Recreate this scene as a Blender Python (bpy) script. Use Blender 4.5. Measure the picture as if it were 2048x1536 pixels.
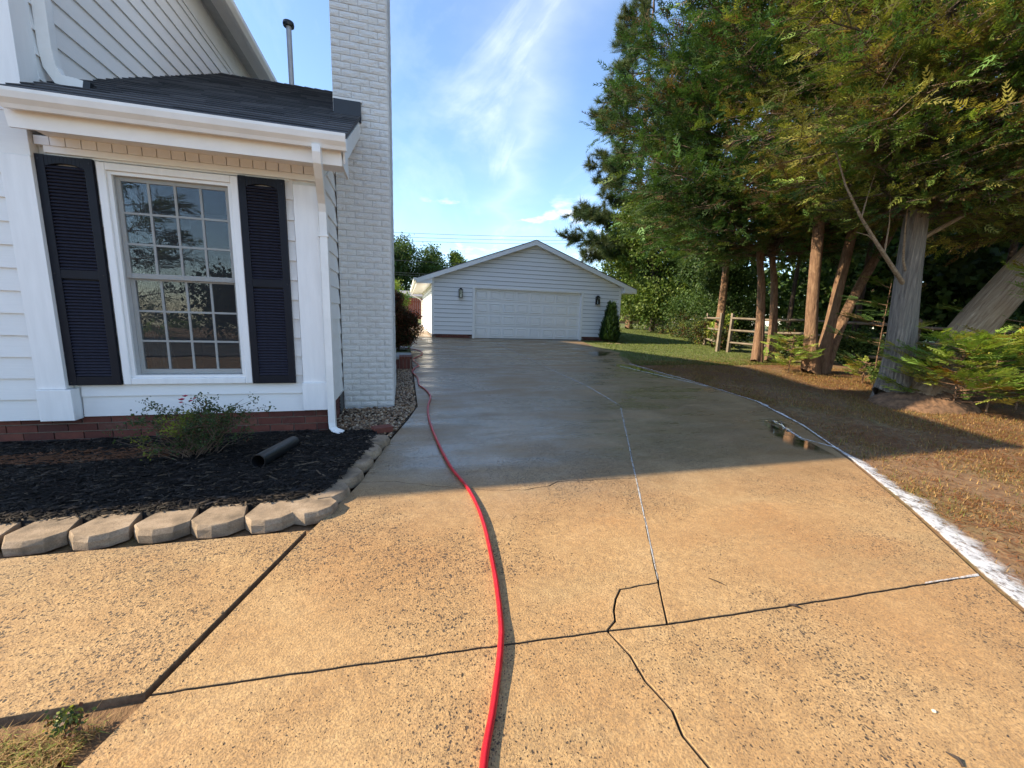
import bpy, bmesh, math, random
import numpy as np
from mathutils import Vector, Matrix
random.seed(7); RNG=np.random.default_rng(11)
SC=bpy.context.scene; COL=SC.collection
for o in list(bpy.data.objects): bpy.data.objects.remove(o)
# ------------------------------------------------------------------ camera, world, sun, exposure
cam=bpy.data.cameras.new('camera'); cam.sensor_width=36; cam.lens=798.36/2048*36; cam.clip_start=0.05; cam.clip_end=2000
co=bpy.data.objects.new('camera',cam); COL.objects.link(co); SC.camera=co
cr=Vector((0.96564191,-0.25809536,0.03037245)); cu=Vector((0.01305503,0.16490225,0.98622351)); cf=Vector((0.2595482,0.95194224,-0.16260596))
co.matrix_world=Matrix(((cr.x,cu.x,-cf.x,0),(cr.y,cu.y,-cf.y,0),(cr.z,cu.z,-cf.z,0.915),(0,0,0,1)))
SC.render.resolution_x=1024; SC.render.resolution_y=768
SUN=Vector((-1.61,0.20,1.0)).normalized()
SUN_EL=math.asin(SUN.z); SUN_ROT=math.atan2(SUN.x,SUN.y)
w=bpy.data.worlds.new('World'); SC.world=w; w.use_nodes=True
def build_world():
    nt=w.node_tree; N=nt.nodes; L=nt.links
    for n in list(N): N.remove(n)
    out=N.new('ShaderNodeOutputWorld'); bg=N.new('ShaderNodeBackground'); bg.inputs['Strength'].default_value=0.135
    sky=N.new('ShaderNodeTexSky'); sky.sky_type='NISHITA'; sky.sun_disc=False; sky.sun_elevation=SUN_EL; sky.sun_rotation=SUN_ROT
    sky.air_density=1.0; sky.dust_density=0.35; sky.ozone_density=3.0; sky.altitude=200
    tc=N.new('ShaderNodeTexCoord'); sep=N.new('ShaderNodeSeparateXYZ'); L.new(tc.outputs['Generated'],sep.inputs[0])
    def M(op,a,b=None,c=None):
        n=N.new('ShaderNodeMath'); n.operation=op
        for i,v in enumerate((a,b,c)):
            if v is None: continue
            if isinstance(v,(int,float)): n.inputs[i].default_value=v
            else: L.new(v,n.inputs[i])
        return n.outputs[0]
    zc=M('ADD',M('MAXIMUM',sep.outputs[2],0.0),0.10)
    px=M('DIVIDE',sep.outputs[0],zc); py=M('DIVIDE',sep.outputs[1],zc)
    cmb=N.new('ShaderNodeCombineXYZ'); L.new(px,cmb.inputs[0]); L.new(py,cmb.inputs[1])
    # cirrus: stretched, distorted noise on a cloud sheet
    mp=N.new('ShaderNodeMapping'); mp.inputs['Rotation'].default_value=(0,0,math.radians(24)); mp.inputs['Scale'].default_value=(1.5,0.42,1); mp.inputs['Location'].default_value=(0.35,0.1,0)
    L.new(cmb.outputs[0],mp.inputs[0])
    n1=N.new('ShaderNodeTexNoise'); n1.inputs['Scale'].default_value=1.1; n1.inputs['Detail'].default_value=9; n1.inputs['Roughness'].default_value=0.60; n1.inputs['Distortion'].default_value=0.6
    L.new(mp.outputs[0],n1.inputs['Vector'])
    r1=N.new('ShaderNodeValToRGB'); r1.color_ramp.elements[0].position=0.47; r1.color_ramp.elements[1].position=0.80; L.new(n1.outputs[0],r1.inputs[0])
    # main streak of cirrus across the sheet
    ang=math.radians(-12)
    d=M('ADD',M('MULTIPLY',px,math.cos(ang)),M('MULTIPLY',py,math.sin(ang)))
    n3=N.new('ShaderNodeTexNoise'); n3.inputs['Scale'].default_value=1.6; n3.inputs['Detail'].default_value=6; L.new(cmb.outputs[0],n3.inputs['Vector'])
    dd=M('ADD',M('SUBTRACT',d,0.08),M('MULTIPLY',M('SUBTRACT',n3.outputs[0],0.5),0.85))
    band=M('MAXIMUM',M('SUBTRACT',1.0,M('DIVIDE',M('ABSOLUTE',dd),0.34)),0.0)
    band=M('MULTIPLY',band,band)
    cir=M('MULTIPLY',M('ADD',M('MULTIPLY',r1.outputs[0],0.34),M('MULTIPLY',band,M('ADD',0.25,M('MULTIPLY',r1.outputs[0],1.1)))),0.95)
    # small cumulus low over the horizon
    mp2=N.new('ShaderNodeMapping'); mp2.inputs['Scale'].default_value=(7.0,7.0,20.0); mp2.inputs['Location'].default_value=(0.55,0.3,0.2); L.new(tc.outputs['Generated'],mp2.inputs[0])
    n2=N.new('ShaderNodeTexNoise'); n2.inputs['Scale'].default_value=1.0; n2.inputs['Detail'].default_value=7; n2.inputs['Roughness'].default_value=0.55; L.new(mp2.outputs[0],n2.inputs['Vector'])
    r2=N.new('ShaderNodeValToRGB'); r2.color_ramp.elements[0].position=0.57; r2.color_ramp.elements[1].position=0.68; L.new(n2.outputs[0],r2.inputs[0])
    low=M('MULTIPLY',M('MAXIMUM',M('SUBTRACT',1.0,M('DIVIDE',M('ABSOLUTE',M('SUBTRACT',sep.outputs[2],0.205)),0.075)),0.0),2.0)
    cum=M('MULTIPLY',r2.outputs[0],M('MINIMUM',low,1.0))
    up=M('MINIMUM',M('MAXIMUM',M('MULTIPLY',M('SUBTRACT',sep.outputs[2],0.12),5.0),0.0),1.0)
    fac=M('MINIMUM',M('ADD',M('ADD',M('MULTIPLY',cir,up),0.0),M('MULTIPLY',cum,0.9)),0.92)
    mix=N.new('ShaderNodeMix'); mix.data_type='RGBA'; L.new(fac,mix.inputs['Factor']); L.new(sky.outputs[0],mix.inputs['A']); mix.inputs['B'].default_value=(4.9,5.1,5.5,1)
    L.new(mix.outputs['Result'],bg.inputs['Color']); L.new(bg.outputs[0],out.inputs[0])
build_world()
sl=bpy.data.lights.new('sun','SUN'); sl.energy=4.2; sl.angle=math.radians(0.53); sl.color=(1.0,0.83,0.60)
so=bpy.data.objects.new('sun',sl); COL.objects.link(so); so.rotation_euler=(-SUN).to_track_quat('-Z','Y').to_euler(); so.location=(-30,10,30)
SC.view_settings.view_transform='Standard'; SC.view_settings.look='None'; SC.view_settings.exposure=1.38; SC.view_settings.gamma=1
SC.render.engine='CYCLES'
# ------------------------------------------------------------------ helpers
def gz(y):
    if y<=18: return -0.3837+0.0223*y
    if y<=45: return 0.0177+0.033*(y-18)
    return 0.9087
def gzv(y): return np.where(y<=18,-0.3837+0.0223*y,np.where(y<=45,0.0177+0.033*(y-18),0.9087))
def link(o,parent=None):
    COL.objects.link(o)
    if parent is not None: o.parent=parent
    return o
def empty(name,loc=(0,0,0),rz=0.0):
    o=bpy.data.objects.new(name,None); o.location=loc; o.rotation_euler=(0,0,rz); o.empty_display_size=0.2; return link(o)
def tag(o,label=None,cat=None,group=None,kind=None):
    if label: o['label']=label
    if cat: o['category']=cat
    if group: o['group']=group
    if kind: o['kind']=kind
    return o
class MB:
    def __init__(s): s.v=[]; s.f=[]
    def add(s,vs,fs):
        k=len(s.v); s.v+=[tuple(a) for a in vs]; s.f+=[tuple(i+k for i in f) for f in fs]; return s
    def box(s,x0,x1,y0,y1,z0,z1):
        return s.add([(x0,y0,z0),(x1,y0,z0),(x1,y1,z0),(x0,y1,z0),(x0,y0,z1),(x1,y0,z1),(x1,y1,z1),(x0,y1,z1)],
          [(0,3,2,1),(4,5,6,7),(0,1,5,4),(1,2,6,5),(2,3,7,6),(3,0,4,7)])
    def hexa(s,a,b):  # two quads (bottom loop a, top loop b)
        return s.add(list(a)+list(b),[(3,2,1,0),(4,5,6,7),(0,1,5,4),(1,2,6,5),(2,3,7,6),(3,0,4,7)])
    def prism(s,poly,dirv):
        n=len(poly); d=Vector(dirv); a=[Vector(p) for p in poly]; b=[p+d for p in a]
        return s.add(a+b,[tuple(range(n-1,-1,-1)),tuple(range(n,2*n))]+[(i,(i+1)%n,n+(i+1)%n,n+i) for i in range(n)])
    def tube(s,pts,rad,sides=8,cap=True,flat=1.0):
        pts=[Vector(p) for p in pts]; n=len(pts); rs=[rad]*n if isinstance(rad,(int,float)) else rad
        k=len(s.v); ref=None
        for i,p in enumerate(pts):
            t=(pts[min(i+1,n-1)]-pts[max(i-1,0)]).normalized()
            if ref is None: ref=Vector((0,0,1)) if abs(t.z)<0.9 else Vector((1,0,0))
            a=(ref-t*ref.dot(t)).normalized(); b=t.cross(a); ref=a
            for j in range(sides):
                th=2*math.pi*j/sides; s.v.append(tuple(p+(a*math.cos(th)*flat+b*math.sin(th))*rs[i]))
        for i in range(n-1):
            for j in range(sides):
                s.f.append((k+i*sides+j,k+i*sides+(j+1)%sides,k+(i+1)*sides+(j+1)%sides,k+(i+1)*sides+j))
        if cap: s.f.append(tuple(k+j for j in range(sides-1,-1,-1))); s.f.append(tuple(k+(n-1)*sides+j for j in range(sides)))
        return s
    def mesh(s,name,mat,smooth=False):
        me=bpy.data.meshes.new(name); me.from_pydata(s.v,[],s.f)
        if mat: me.materials.append(mat)
        if smooth: me.polygons.foreach_set('use_smooth',[True]*len(me.polygons))
        me.update(); return me
    def build(s,name,mat,parent=None,smooth=False,bevel=0):
        o=bpy.data.objects.new(name,s.mesh(name,mat,smooth)); link(o,parent)
        if bevel:
            m=o.modifiers.new('bevel','BEVEL'); m.width=bevel; m.segments=2; m.limit_method='ANGLE'; m.angle_limit=0.6
        return o
def inst(name,me,parent=None,loc=(0,0,0),rot=(0,0,0),scale=(1,1,1)):
    o=bpy.data.objects.new(name,me); o.location=loc; o.rotation_euler=rot; o.scale=scale; return link(o,parent)
def np_mesh(name,V,T,mat,C=None,parent=None,smooth=False):
    me=bpy.data.meshes.new(name); V=np.ascontiguousarray(V,dtype=np.float32); T=np.ascontiguousarray(T,dtype=np.int32)
    nv,nf,k=len(V),len(T),T.shape[1]
    me.vertices.add(nv); me.vertices.foreach_set('co',V.ravel())
    me.loops.add(nf*k); me.loops.foreach_set('vertex_index',T.ravel())
    me.polygons.add(nf); me.polygons.foreach_set('loop_start',np.arange(0,nf*k,k,dtype=np.int32))
    try: me.polygons.foreach_set('loop_total',np.full(nf,k,dtype=np.int32))
    except Exception: pass
    if smooth: me.polygons.foreach_set('use_smooth',np.ones(nf,dtype=bool))
    if C is not None:
        a=me.color_attributes.new('Col','FLOAT_COLOR','POINT'); c4=np.ones((nv,4),np.float32); c4[:,:3]=C; a.data.foreach_set('color',c4.ravel())
    if mat: me.materials.append(mat)
    me.update(calc_edges=True); me.validate()
    o=bpy.data.objects.new(name,me); return link(o,parent)
# ------------------------------------------------------------------ materials
class NT:
    def __init__(s,name):
        s.m=bpy.data.materials.new(name); s.m.use_nodes=True; s.t=s.m.node_tree; s.N=s.t.nodes; s.L=s.t.links
        for n in list(s.N): s.N.remove(n)
        s.out=s.N.new('ShaderNodeOutputMaterial'); s.b=s.N.new('ShaderNodeBsdfPrincipled'); s.L.new(s.b.outputs[0],s.out.inputs[0])
        s.tc=s.N.new('ShaderNodeTexCoord')
    def set(s,k,v):
        if hasattr(v,'is_linked') or hasattr(v,'links'): s.L.new(v,s.b.inputs[k])
        else: s.b.inputs[k].default_value=v if not (isinstance(v,tuple) and len(v)==3) else (*v,1)
        return s
    def link(s,a,b): s.L.new(a,b)
    def vec(s,scale=(1,1,1),rot=(0,0,0),loc=(0,0,0),src='Object'):
        if any(rot):
            m0=s.N.new('ShaderNodeMapping'); m0.inputs['Rotation'].default_value=rot
            if src=='Position': s.L.new(s.N.new('ShaderNodeNewGeometry').outputs['Position'],m0.inputs[0])
            else: s.L.new(s.tc.outputs[src],m0.inputs[0])
            m1=s.N.new('ShaderNodeMapping'); m1.inputs['Scale'].default_value=scale; m1.inputs['Location'].default_value=loc; s.L.new(m0.outputs[0],m1.inputs[0]); return m1.outputs[0]
        mp=s.N.new('ShaderNodeMapping'); mp.inputs['Scale'].default_value=scale; mp.inputs['Rotation'].default_value=rot; mp.inputs['Location'].default_value=loc
        if src=='Position':
            g=s.N.new('ShaderNodeNewGeometry'); s.L.new(g.outputs['Position'],mp.inputs[0])
        else: s.L.new(s.tc.outputs[src],mp.inputs[0])
        return mp.outputs[0]
    def noise(s,v,scale=5,detail=4,rough=0.5,dist=0.0):
        n=s.N.new('ShaderNodeTexNoise'); n.inputs['Scale'].default_value=scale; n.inputs['Detail'].default_value=detail; n.inputs['Roughness'].default_value=rough; n.inputs['Distortion'].default_value=dist
        s.L.new(v,n.inputs['Vector']); return n.outputs[0]
    def voro(s,v,scale=5,feat='F1',out='Distance',rnd=1.0):
        n=s.N.new('ShaderNodeTexVoronoi'); n.feature=feat; n.inputs['Scale'].default_value=scale; n.inputs['Randomness'].default_value=rnd; s.L.new(v,n.inputs['Vector']); return n.outputs[out]
    def ramp(s,f,stops):
        r=s.N.new('ShaderNodeValToRGB'); e=r.color_ramp.elements
        while len(e)<len(stops): e.new(0.5)
        for i,(p,c) in enumerate(stops):
            e[i].position=p; e[i].color=(c,c,c,1) if isinstance(c,(int,float)) else (*c,1)
        s.L.new(f,r.inputs[0]); return r.outputs[0]
    def mix(s,f,a,b,mode='MIX'):
        n=s.N.new('ShaderNodeMix'); n.data_type='RGBA'; n.blend_type=mode
        for k,v in (('Factor',f),('A',a),('B',b)):
            if isinstance(v,(int,float)): n.inputs[k].default_value=v if k=='Factor' else (v,v,v,1)
            elif isinstance(v,tuple): n.inputs[k].default_value=(*v,1)
            else: s.L.new(v,n.inputs[k])
        return n.outputs['Result']
    def math(s,op,a,b=0.0,c=0.0,clamp=False):
        n=s.N.new('ShaderNodeMath'); n.operation=op; n.use_clamp=clamp
        for i,v in enumerate((a,b,c)):
            if isinstance(v,(int,float)): n.inputs[i].default_value=v
            else: s.L.new(v,n.inputs[i])
        return n.outputs[0]
    def bump(s,h,strength=0.3,dist=0.01,prev=None):
        n=s.N.new('ShaderNodeBump'); n.inputs['Strength'].default_value=strength; n.inputs['Distance'].default_value=dist; s.L.new(h,n.inputs['Height'])
        if prev is not None: s.L.new(prev,n.inputs['Normal'])
        return n.outputs[0]
    def rand(s):
        n=s.N.new('ShaderNodeObjectInfo'); return n.outputs['Random']
    def attr(s,name='Col'):
        n=s.N.new('ShaderNodeAttribute'); n.attribute_name=name; return n.outputs['Color']
def plain(name,col,rough=0.5,metal=0.0,var=0.12,scale=6.0,bump=0.0,bscale=40,grain=(1,1,1),spec=0.5):
    m=NT(name); v=m.vec(grain); n=m.noise(v,scale,5,0.6)
    lo=tuple(c*(1-var) for c in col); hi=tuple(min(1,c*(1+var)) for c in col)
    m.set('Base Color',m.ramp(n,[(0.3,lo),(0.7,hi)])); m.set('Roughness',rough); m.set('Metallic',metal); m.set('Specular IOR Level',spec)
    if bump: m.set('Normal',m.bump(m.noise(v,bscale,4,0.6),bump,0.004))
    return m.m
def mat_siding(name,col,axis='x',dirt=0.5):
    m=NT(name); sc=(1.2,12,26) if axis=='x' else (12,1.2,26)
    g=m.noise(m.vec(sc),3.0,6,0.62,1.2); big=m.noise(m.vec((1,1,1)),1.3,5,0.6)
    r=m.rand()
    c=m.mix(m.math('MULTIPLY',r,0.5),col,tuple(x*0.93 for x in col))
    c=m.mix(m.math('MULTIPLY',m.ramp(big,[(0.42,0.0),(0.75,1.0)]),0.22*dirt),c,(0.50,0.46,0.38))
    c=m.mix(m.math('MULTIPLY',m.ramp(g,[(0.35,0.0),(0.7,1.0)]),0.10),c,(0.45,0.45,0.44))
    m.set('Base Color',c); m.set('Roughness',0.62); m.set('Normal',m.bump(g,0.35,0.004)); return m.m
WHITE=(0.74,0.74,0.73)
M_SID=mat_siding('white_siding_paint',(0.83,0.82,0.80)); M_SIDY=mat_siding('white_siding_paint_side',(0.83,0.82,0.80),'y')
M_GSID=mat_siding('garage_siding_paint',(0.84,0.845,0.85),dirt=0.15); M_GSIDY=mat_siding('garage_siding_paint_side',(0.84,0.845,0.85),'y',0.15)
M_TRIM=mat_siding('white_trim_paint',(0.84,0.835,0.815),'x',0.9); M_TRIMV=plain('white_post_paint',(0.84,0.835,0.825),0.55,var=0.05,scale=3,bump=0.15,bscale=18,grain=(6,6,0.7))
M_VINYL=plain('white_vinyl',(0.83,0.83,0.82),0.35,var=0.03,scale=2)
M_METALW=plain('white_aluminium',(0.82,0.81,0.78),0.38,var=0.07,scale=4,grain=(1,1,1))
M_CREAM=plain('fresh_white_trim',(0.88,0.88,0.87),0.6,var=0.04,scale=5,bump=0.1,bscale=40)
M_LAPSHADE=plain('lap_shade_backing',(0.10,0.105,0.11),0.9)  # dark backing behind garage boards, coloured as the shade lines under the laps
M_SHUT=plain('navy_shutter_paint',(0.008,0.009,0.015),0.5,var=0.18,scale=7,bump=0.1,bscale=60,spec=0.25)
M_DARK=plain('black_metal',(0.012,0.012,0.013),0.4,var=0.1)
M_BLACKP=plain('black_plastic',(0.012,0.013,0.015),0.33,var=0.2,scale=9,bump=0.15,bscale=30)
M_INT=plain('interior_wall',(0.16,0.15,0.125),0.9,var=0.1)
M_SASH=plain('sash_vinyl',(0.60,0.60,0.57),0.4,var=0.03)
M_CURT=plain('curtain_cloth',(0.36,0.36,0.33),0.9,var=0.12,scale=10)
M_PIPEG=plain('galvanised_pipe',(0.42,0.43,0.44),0.45,var=0.12,metal=0.3,scale=8)
M_FLASH=plain('flashing_metal',(0.022,0.026,0.034),0.5,var=0.2)
def m_brickred():
    m=NT('red_brick'); v=m.vec((1,1,1),src='Position'); r=m.rand()
    c=m.ramp(r,[(0.0,(0.105,0.028,0.020)),(0.35,(0.16,0.045,0.030)),(0.7,(0.20,0.062,0.040)),(0.9,(0.075,0.022,0.018)),(1.0,(0.22,0.085,0.055))])
    n=m.noise(v,18,6,0.65); c=m.mix(m.ramp(n,[(0.35,0.0),(0.75,0.6)]),c,(0.05,0.018,0.014))
    c=m.mix(m.ramp(m.noise(v,6,5,0.7),[(0.62,0.0),(0.78,0.35)]),c,(0.30,0.24,0.20))
    m.set('Base Color',c); m.set('Roughness',0.85); m.set('Normal',m.bump(m.noise(v,45,5,0.7),0.6,0.006)); return m.m
M_BRICK=m_brickred(); M_MORTAR=plain('mortar',(0.20,0.165,0.135),0.95,var=0.25,scale=20,bump=0.4,bscale=60)
def m_paintbrick():
    m=NT('white_painted_brick'); v=m.vec((1,1,1),src='Position')
    wv=m.noise(m.vec((2.2,2.2,6),src='Position'),9,5,0.6,0.8); f=m.noise(v,70,4,0.6)
    c=m.mix(m.math('MULTIPLY',m.rand(),0.5),(0.74,0.73,0.71),(0.68,0.67,0.645))
    c=m.mix(m.ramp(m.noise(v,2.2,5,0.6),[(0.45,0.0),(0.8,0.35)]),c,(0.50,0.47,0.41))
    m.set('Base Color',c); m.set('Roughness',0.6)
    m.set('Normal',m.bump(f,0.25,0.004,m.bump(wv,0.9,0.02))); return m.m
M_PBRICK=m_paintbrick(); M_PMORT=plain('painted_mortar',(0.56,0.55,0.53),0.75,var=0.12,scale=15,bump=0.4,bscale=50)
def m_shingle():
    m=NT('charcoal_shingle'); v=m.vec((1,1,1),src='Position'); r=m.rand()
    c=m.ramp(r,[(0.0,(0.024,0.026,0.032)),(0.55,(0.050,0.053,0.062)),(1.0,(0.10,0.10,0.11))])
    c=m.mix(m.ramp(m.noise(v,260,2,0.6),[(0.4,0.0),(0.7,0.5)]),c,(0.085,0.085,0.09))
    m.set('Base Color',c); m.set('Roughness',0.88); m.set('Normal',m.bump(m.noise(v,220,2,0.6),0.5,0.004)); return m.m
M_SHING=m_shingle()
def m_glass(name,ior,tint=(0.93,0.95,0.95),rough=0.0):
    m=NT(name); m.N.remove(m.b)
    fr=m.N.new('ShaderNodeFresnel'); fr.inputs['IOR'].default_value=ior
    tr=m.N.new('ShaderNodeBsdfTransparent'); tr.inputs['Color'].default_value=(*tint,1)
    gl=m.N.new('ShaderNodeBsdfGlossy'); gl.inputs['Roughness'].default_value=rough
    mx=m.N.new('ShaderNodeMixShader'); m.L.new(fr.outputs[0],mx.inputs[0]); m.L.new(tr.outputs[0],mx.inputs[1]); m.L.new(gl.outputs[0],mx.inputs[2]); m.L.new(mx.outputs[0],m.out.inputs[0])
    if name=='water':
        at=m.N.new('ShaderNodeAttribute'); at.attribute_name='Col'; sp=m.N.new('ShaderNodeSeparateColor'); m.L.new(at.outputs['Color'],sp.inputs[0])
        nz=m.ramp(m.noise(m.vec(src='Position'),6,5,0.6),[(0.35,0.35),(0.6,1.0)]); msk=m.math('MULTIPLY',sp.outputs[0],nz)
        m.L.new(m.math('MULTIPLY',fr.outputs[0],msk),mx.inputs[0]); m.L.new(m.mix(msk,(1,1,1),tint),tr.inputs['Color'])
    b=m.bump(m.noise(m.vec((1,1,1)),1.8,2,0.5),0.06 if name!='water' else 0.02,0.02); m.L.new(b,gl.inputs['Normal'])
    return m.m
M_GLASS=m_glass('window_glass',2.0,(0.72,0.75,0.75)); M_LGLASS=m_glass('lantern_glass',1.45); M_WATER=m_glass('water',1.33,(0.80,0.80,0.76),0.05)
def m_concrete():
    m=NT('driveway_concrete'); P='Position'; v=m.vec(src=P)
    sepn=m.N.new('ShaderNodeSeparateXYZ'); m.L.new(v,sepn.inputs[0]); X,Yc=sepn.outputs[0],sepn.outputs[1]
    big=m.noise(v,0.9,5,0.6); mid=m.noise(v,3.5,6,0.62); fine=m.noise(v,120,3,0.65); grit=m.noise(v,420,2,0.6)
    c=m.ramp(mid,[(0.25,(0.37,0.205,0.076)),(0.5,(0.455,0.278,0.113)),(0.75,(0.52,0.34,0.155))])
    st=m.ramp(big,[(0.44,0.0),(0.62,0.85)]); c=m.mix(st,c,(0.39,0.20,0.068))
    st2=m.ramp(m.noise(m.vec((0.5,1.6,1),loc=(3,1,0),src=P),1.7,6,0.65),[(0.55,0.0),(0.75,0.5)]); c=m.mix(st2,c,(0.36,0.27,0.13))
    # washed, wet zone further up the drive
    wn=m.noise(m.vec((0.45,1.3,1),src=P),1.6,6,0.62)
    w0=m.math('MULTIPLY',m.math('SUBTRACT',Yc,2.1),0.9,clamp=True); wet=m.math('MULTIPLY',w0,m.ramp(wn,[(0.30,0.45),(0.62,1.0)]))
    grey=m.ramp(mid,[(0.3,(0.150,0.128,0.090)),(0.7,(0.225,0.198,0.148))])
    ol=m.ramp(m.math('ADD',m.math('MULTIPLY',m.math('SUBTRACT',X,1.6),0.16,clamp=True),m.math('MULTIPLY',wn,0.55)),[(0.35,0.0),(0.8,0.8)])
    grey=m.mix(ol,grey,(0.150,0.112,0.056)); c=m.mix(m.math('MULTIPLY',wet,0.92),c,grey)
    streak=m.ramp(m.noise(m.vec((0.7,2.4,1),rot=(0,0,0.25),loc=(1,4,0),src=P),2.1,6,0.66),[(0.58,0.0),(0.74,0.4)])
    c=m.mix(m.math('MULTIPLY',streak,w0),c,(0.26,0.235,0.195))
    mot=m.noise(v,26,5,0.7); c=m.mix(m.ramp(mot,[(0.38,0.42),(0.56,0.0)]),c,(0.22,0.13,0.055)); c=m.mix(m.ramp(mot,[(0.55,0.0),(0.72,0.30)]),c,(0.58,0.40,0.20))
    c=m.mix(m.ramp(fine,[(0.36,0.62),(0.58,0.0)]),c,(0.15,0.10,0.055)); c=m.mix(m.ramp(grit,[(0.54,0.0),(0.74,0.30)]),c,(0.70,0.53,0.31))
    # worn-out pits where aggregate shows
    wob=m.N.new('ShaderNodeMix'); wob.data_type='RGBA'
    pv=m.vec((1.0,1.0,1.0),src=P); nn=m.N.new('ShaderNodeTexNoise'); nn.inputs['Scale'].default_value=38; m.L.new(pv,nn.inputs['Vector'])
    vm=m.N.new('ShaderNodeVectorMath'); vm.operation='MULTIPLY_ADD'; m.L.new(nn.outputs['Color'],vm.inputs[0]); vm.inputs[1].default_value=(0.02,0.02,0.0); m.L.new(pv,vm.inputs[2])
    dens=m.ramp(m.noise(m.vec(loc=(7,2,0),src=P),1.35,4,0.6),[(0.36,0.25),(0.62,1.0)])
    def pits(sc,thr,lim):
        n=m.N.new('ShaderNodeTexVoronoi'); n.inputs['Scale'].default_value=sc; m.L.new(vm.outputs[0],n.inputs['Vector'])
        sp=m.N.new('ShaderNodeSeparateXYZ'); m.L.new(n.outputs['Color'],sp.inputs[0])
        size=m.math('MULTIPLY',m.math('MULTIPLY',m.math('MAXIMUM',m.math('SUBTRACT',sp.outputs[0],lim),0.0),1.0/(1-lim)),thr)
        size=m.math('MULTIPLY',size,dens)
        return m.math('MULTIPLY',m.math('SUBTRACT',size,n.outputs['Distance']),9.0,clamp=True)
    p1=pits(92,0.60,0.42); p2=pits(190,0.62,0.25)
    pit=m.math('MAXIMUM',p1,m.math('MULTIPLY',p2,0.75))
    vis=m.math('SUBTRACT',1.0,m.math('MULTIPLY',m.math('SUBTRACT',Yc,2.2),0.28,clamp=True)); pit=m.math('MULTIPLY',pit,m.math('ADD',m.math('MULTIPLY',vis,0.85),0.15))
    c=m.mix(m.math('MULTIPLY',pit,0.92),c,(0.045,0.035,0.028))
    m.set('Base Color',c)
    rw=m.ramp(wn,[(0.36,0.42),(0.58,0.17)]); ro=m.mix(wet,0.82,rw); m.set('Roughness',ro); m.set('Specular IOR Level',0.5)
    h=m.math('SUBTRACT',m.math('MULTIPLY',m.mix(wet,fine,m.math('MULTIPLY',fine,0.25)),0.5),pit)
    m.set('Normal',m.bump(h,1.0,0.008)); return m.m
M_CONC=m_concrete()
def m_ground():
    m=NT('lawn_soil'); v=m.vec(src='Position'); sp=m.N.new('ShaderNodeSeparateXYZ'); m.L.new(v,sp.inputs[0])
    a=m.noise(v,1.3,6,0.65); b=m.noise(v,14,5,0.65); f=m.noise(v,90,3,0.6)
    soil=m.ramp(b,[(0.3,(0.11,0.058,0.028)),(0.55,(0.20,0.115,0.052)),(0.75,(0.28,0.185,0.085))])
    grass=m.ramp(f,[(0.3,(0.060,0.085,0.022)),(0.55,(0.12,0.15,0.035)),(0.75,(0.20,0.20,0.06))])
    far=m.math('MULTIPLY',m.math('SUBTRACT',sp.outputs[1],9.0),0.35,clamp=True)
    fac=m.math('ADD',m.math('MULTIPLY',far,0.95),m.math('MULTIPLY',m.ramp(a,[(0.5,0.0),(0.7,0.45)]),m.math('SUBTRACT',1.0,far)),clamp=True)
    m.set('Base Color',m.mix(fac,soil,grass)); m.set('Roughness',0.95); m.set('Normal',m.bump(b,0.7,0.03,m.bump(f,0.5,0.01))); return m.m
M_GROUND=m_ground()
def m_leaf(name,trans=0.35,rough=0.55):
    m=NT(name); col=m.attr('Col'); m.set('Base Color',col); m.set('Roughness',rough); m.set('Specular IOR Level',0.25)
    t=m.N.new('ShaderNodeBsdfTranslucent'); m.L.new(m.mix(1.0,col,(1.25,1.2,0.6),'MULTIPLY'),t.inputs['Color'])
    mx=m.N.new('ShaderNodeMixShader'); mx.inputs[0].default_value=trans; m.L.new(m.b.outputs[0],mx.inputs[1]); m.L.new(t.outputs[0],mx.inputs[2]); m.L.new(mx.outputs[0],m.out.inputs[0]); return m.m
M_LEAF=m_leaf('leaves'); M_NEEDLE=m_leaf('cypress_sprays',0.30,0.6); M_BLADE=m_leaf('grass_blades',0.3,0.6)
def m_vcol(name,rough=0.8,spec=0.3,bump=0.0):
    m=NT(name); m.set('Base Color',m.attr('Col')); m.set('Roughness',rough); m.set('Specular IOR Level',spec)
    if bump: m.set('Normal',m.bump(m.noise(m.vec(src='Position'),160,3,0.6),bump,0.004))
    return m.m
M_CHIP=m_vcol('mulch_chips',0.75,0.18,0.4); M_PEB=m_vcol('river_pebbles',0.45,0.4,0.2); M_TWIG=m_vcol('twigs',0.8,0.2); M_PETAL=m_vcol('petals',0.5,0.3)
def m_bark(name,dark,mid,light,zs=1.6,xs=9,rot=(0,0,0)):
    m=NT(name); v=m.vec((xs,xs,zs),rot); g=m.noise(v,2.6,7,0.68,0.5); b=m.noise(m.vec((1,1,1)),2.2,4,0.6); f=m.noise(m.vec((40,40,5)),3,4,0.6)
    c=m.ramp(g,[(0.28,dark),(0.5,mid),(0.72,light)]); c=m.mix(m.ramp(b,[(0.45,0.0),(0.7,0.5)]),c,mid)
    m.set('Base Color',c); m.set('Roughness',0.9); m.set('Normal',m.bump(f,0.4,0.01,m.bump(g,1.0,0.05))); return m.m
M_BARK=m_bark('cedar_bark',(0.07,0.035,0.02),(0.20,0.115,0.065),(0.34,0.22,0.13)); M_BARKG=m_bark('grey_weathered_bark',(0.055,0.045,0.038),(0.20,0.172,0.142),(0.40,0.34,0.27),0.8,14); M_BARKL=m_bark('stripped_bark',(0.13,0.075,0.04),(0.33,0.23,0.14),(0.52,0.40,0.27),0.7,14,(0,math.radians(-48),0))
M_BARKD=m_bark('dark_bark',(0.02,0.014,0.010),(0.06,0.042,0.03),(0.12,0.09,0.065))
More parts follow.
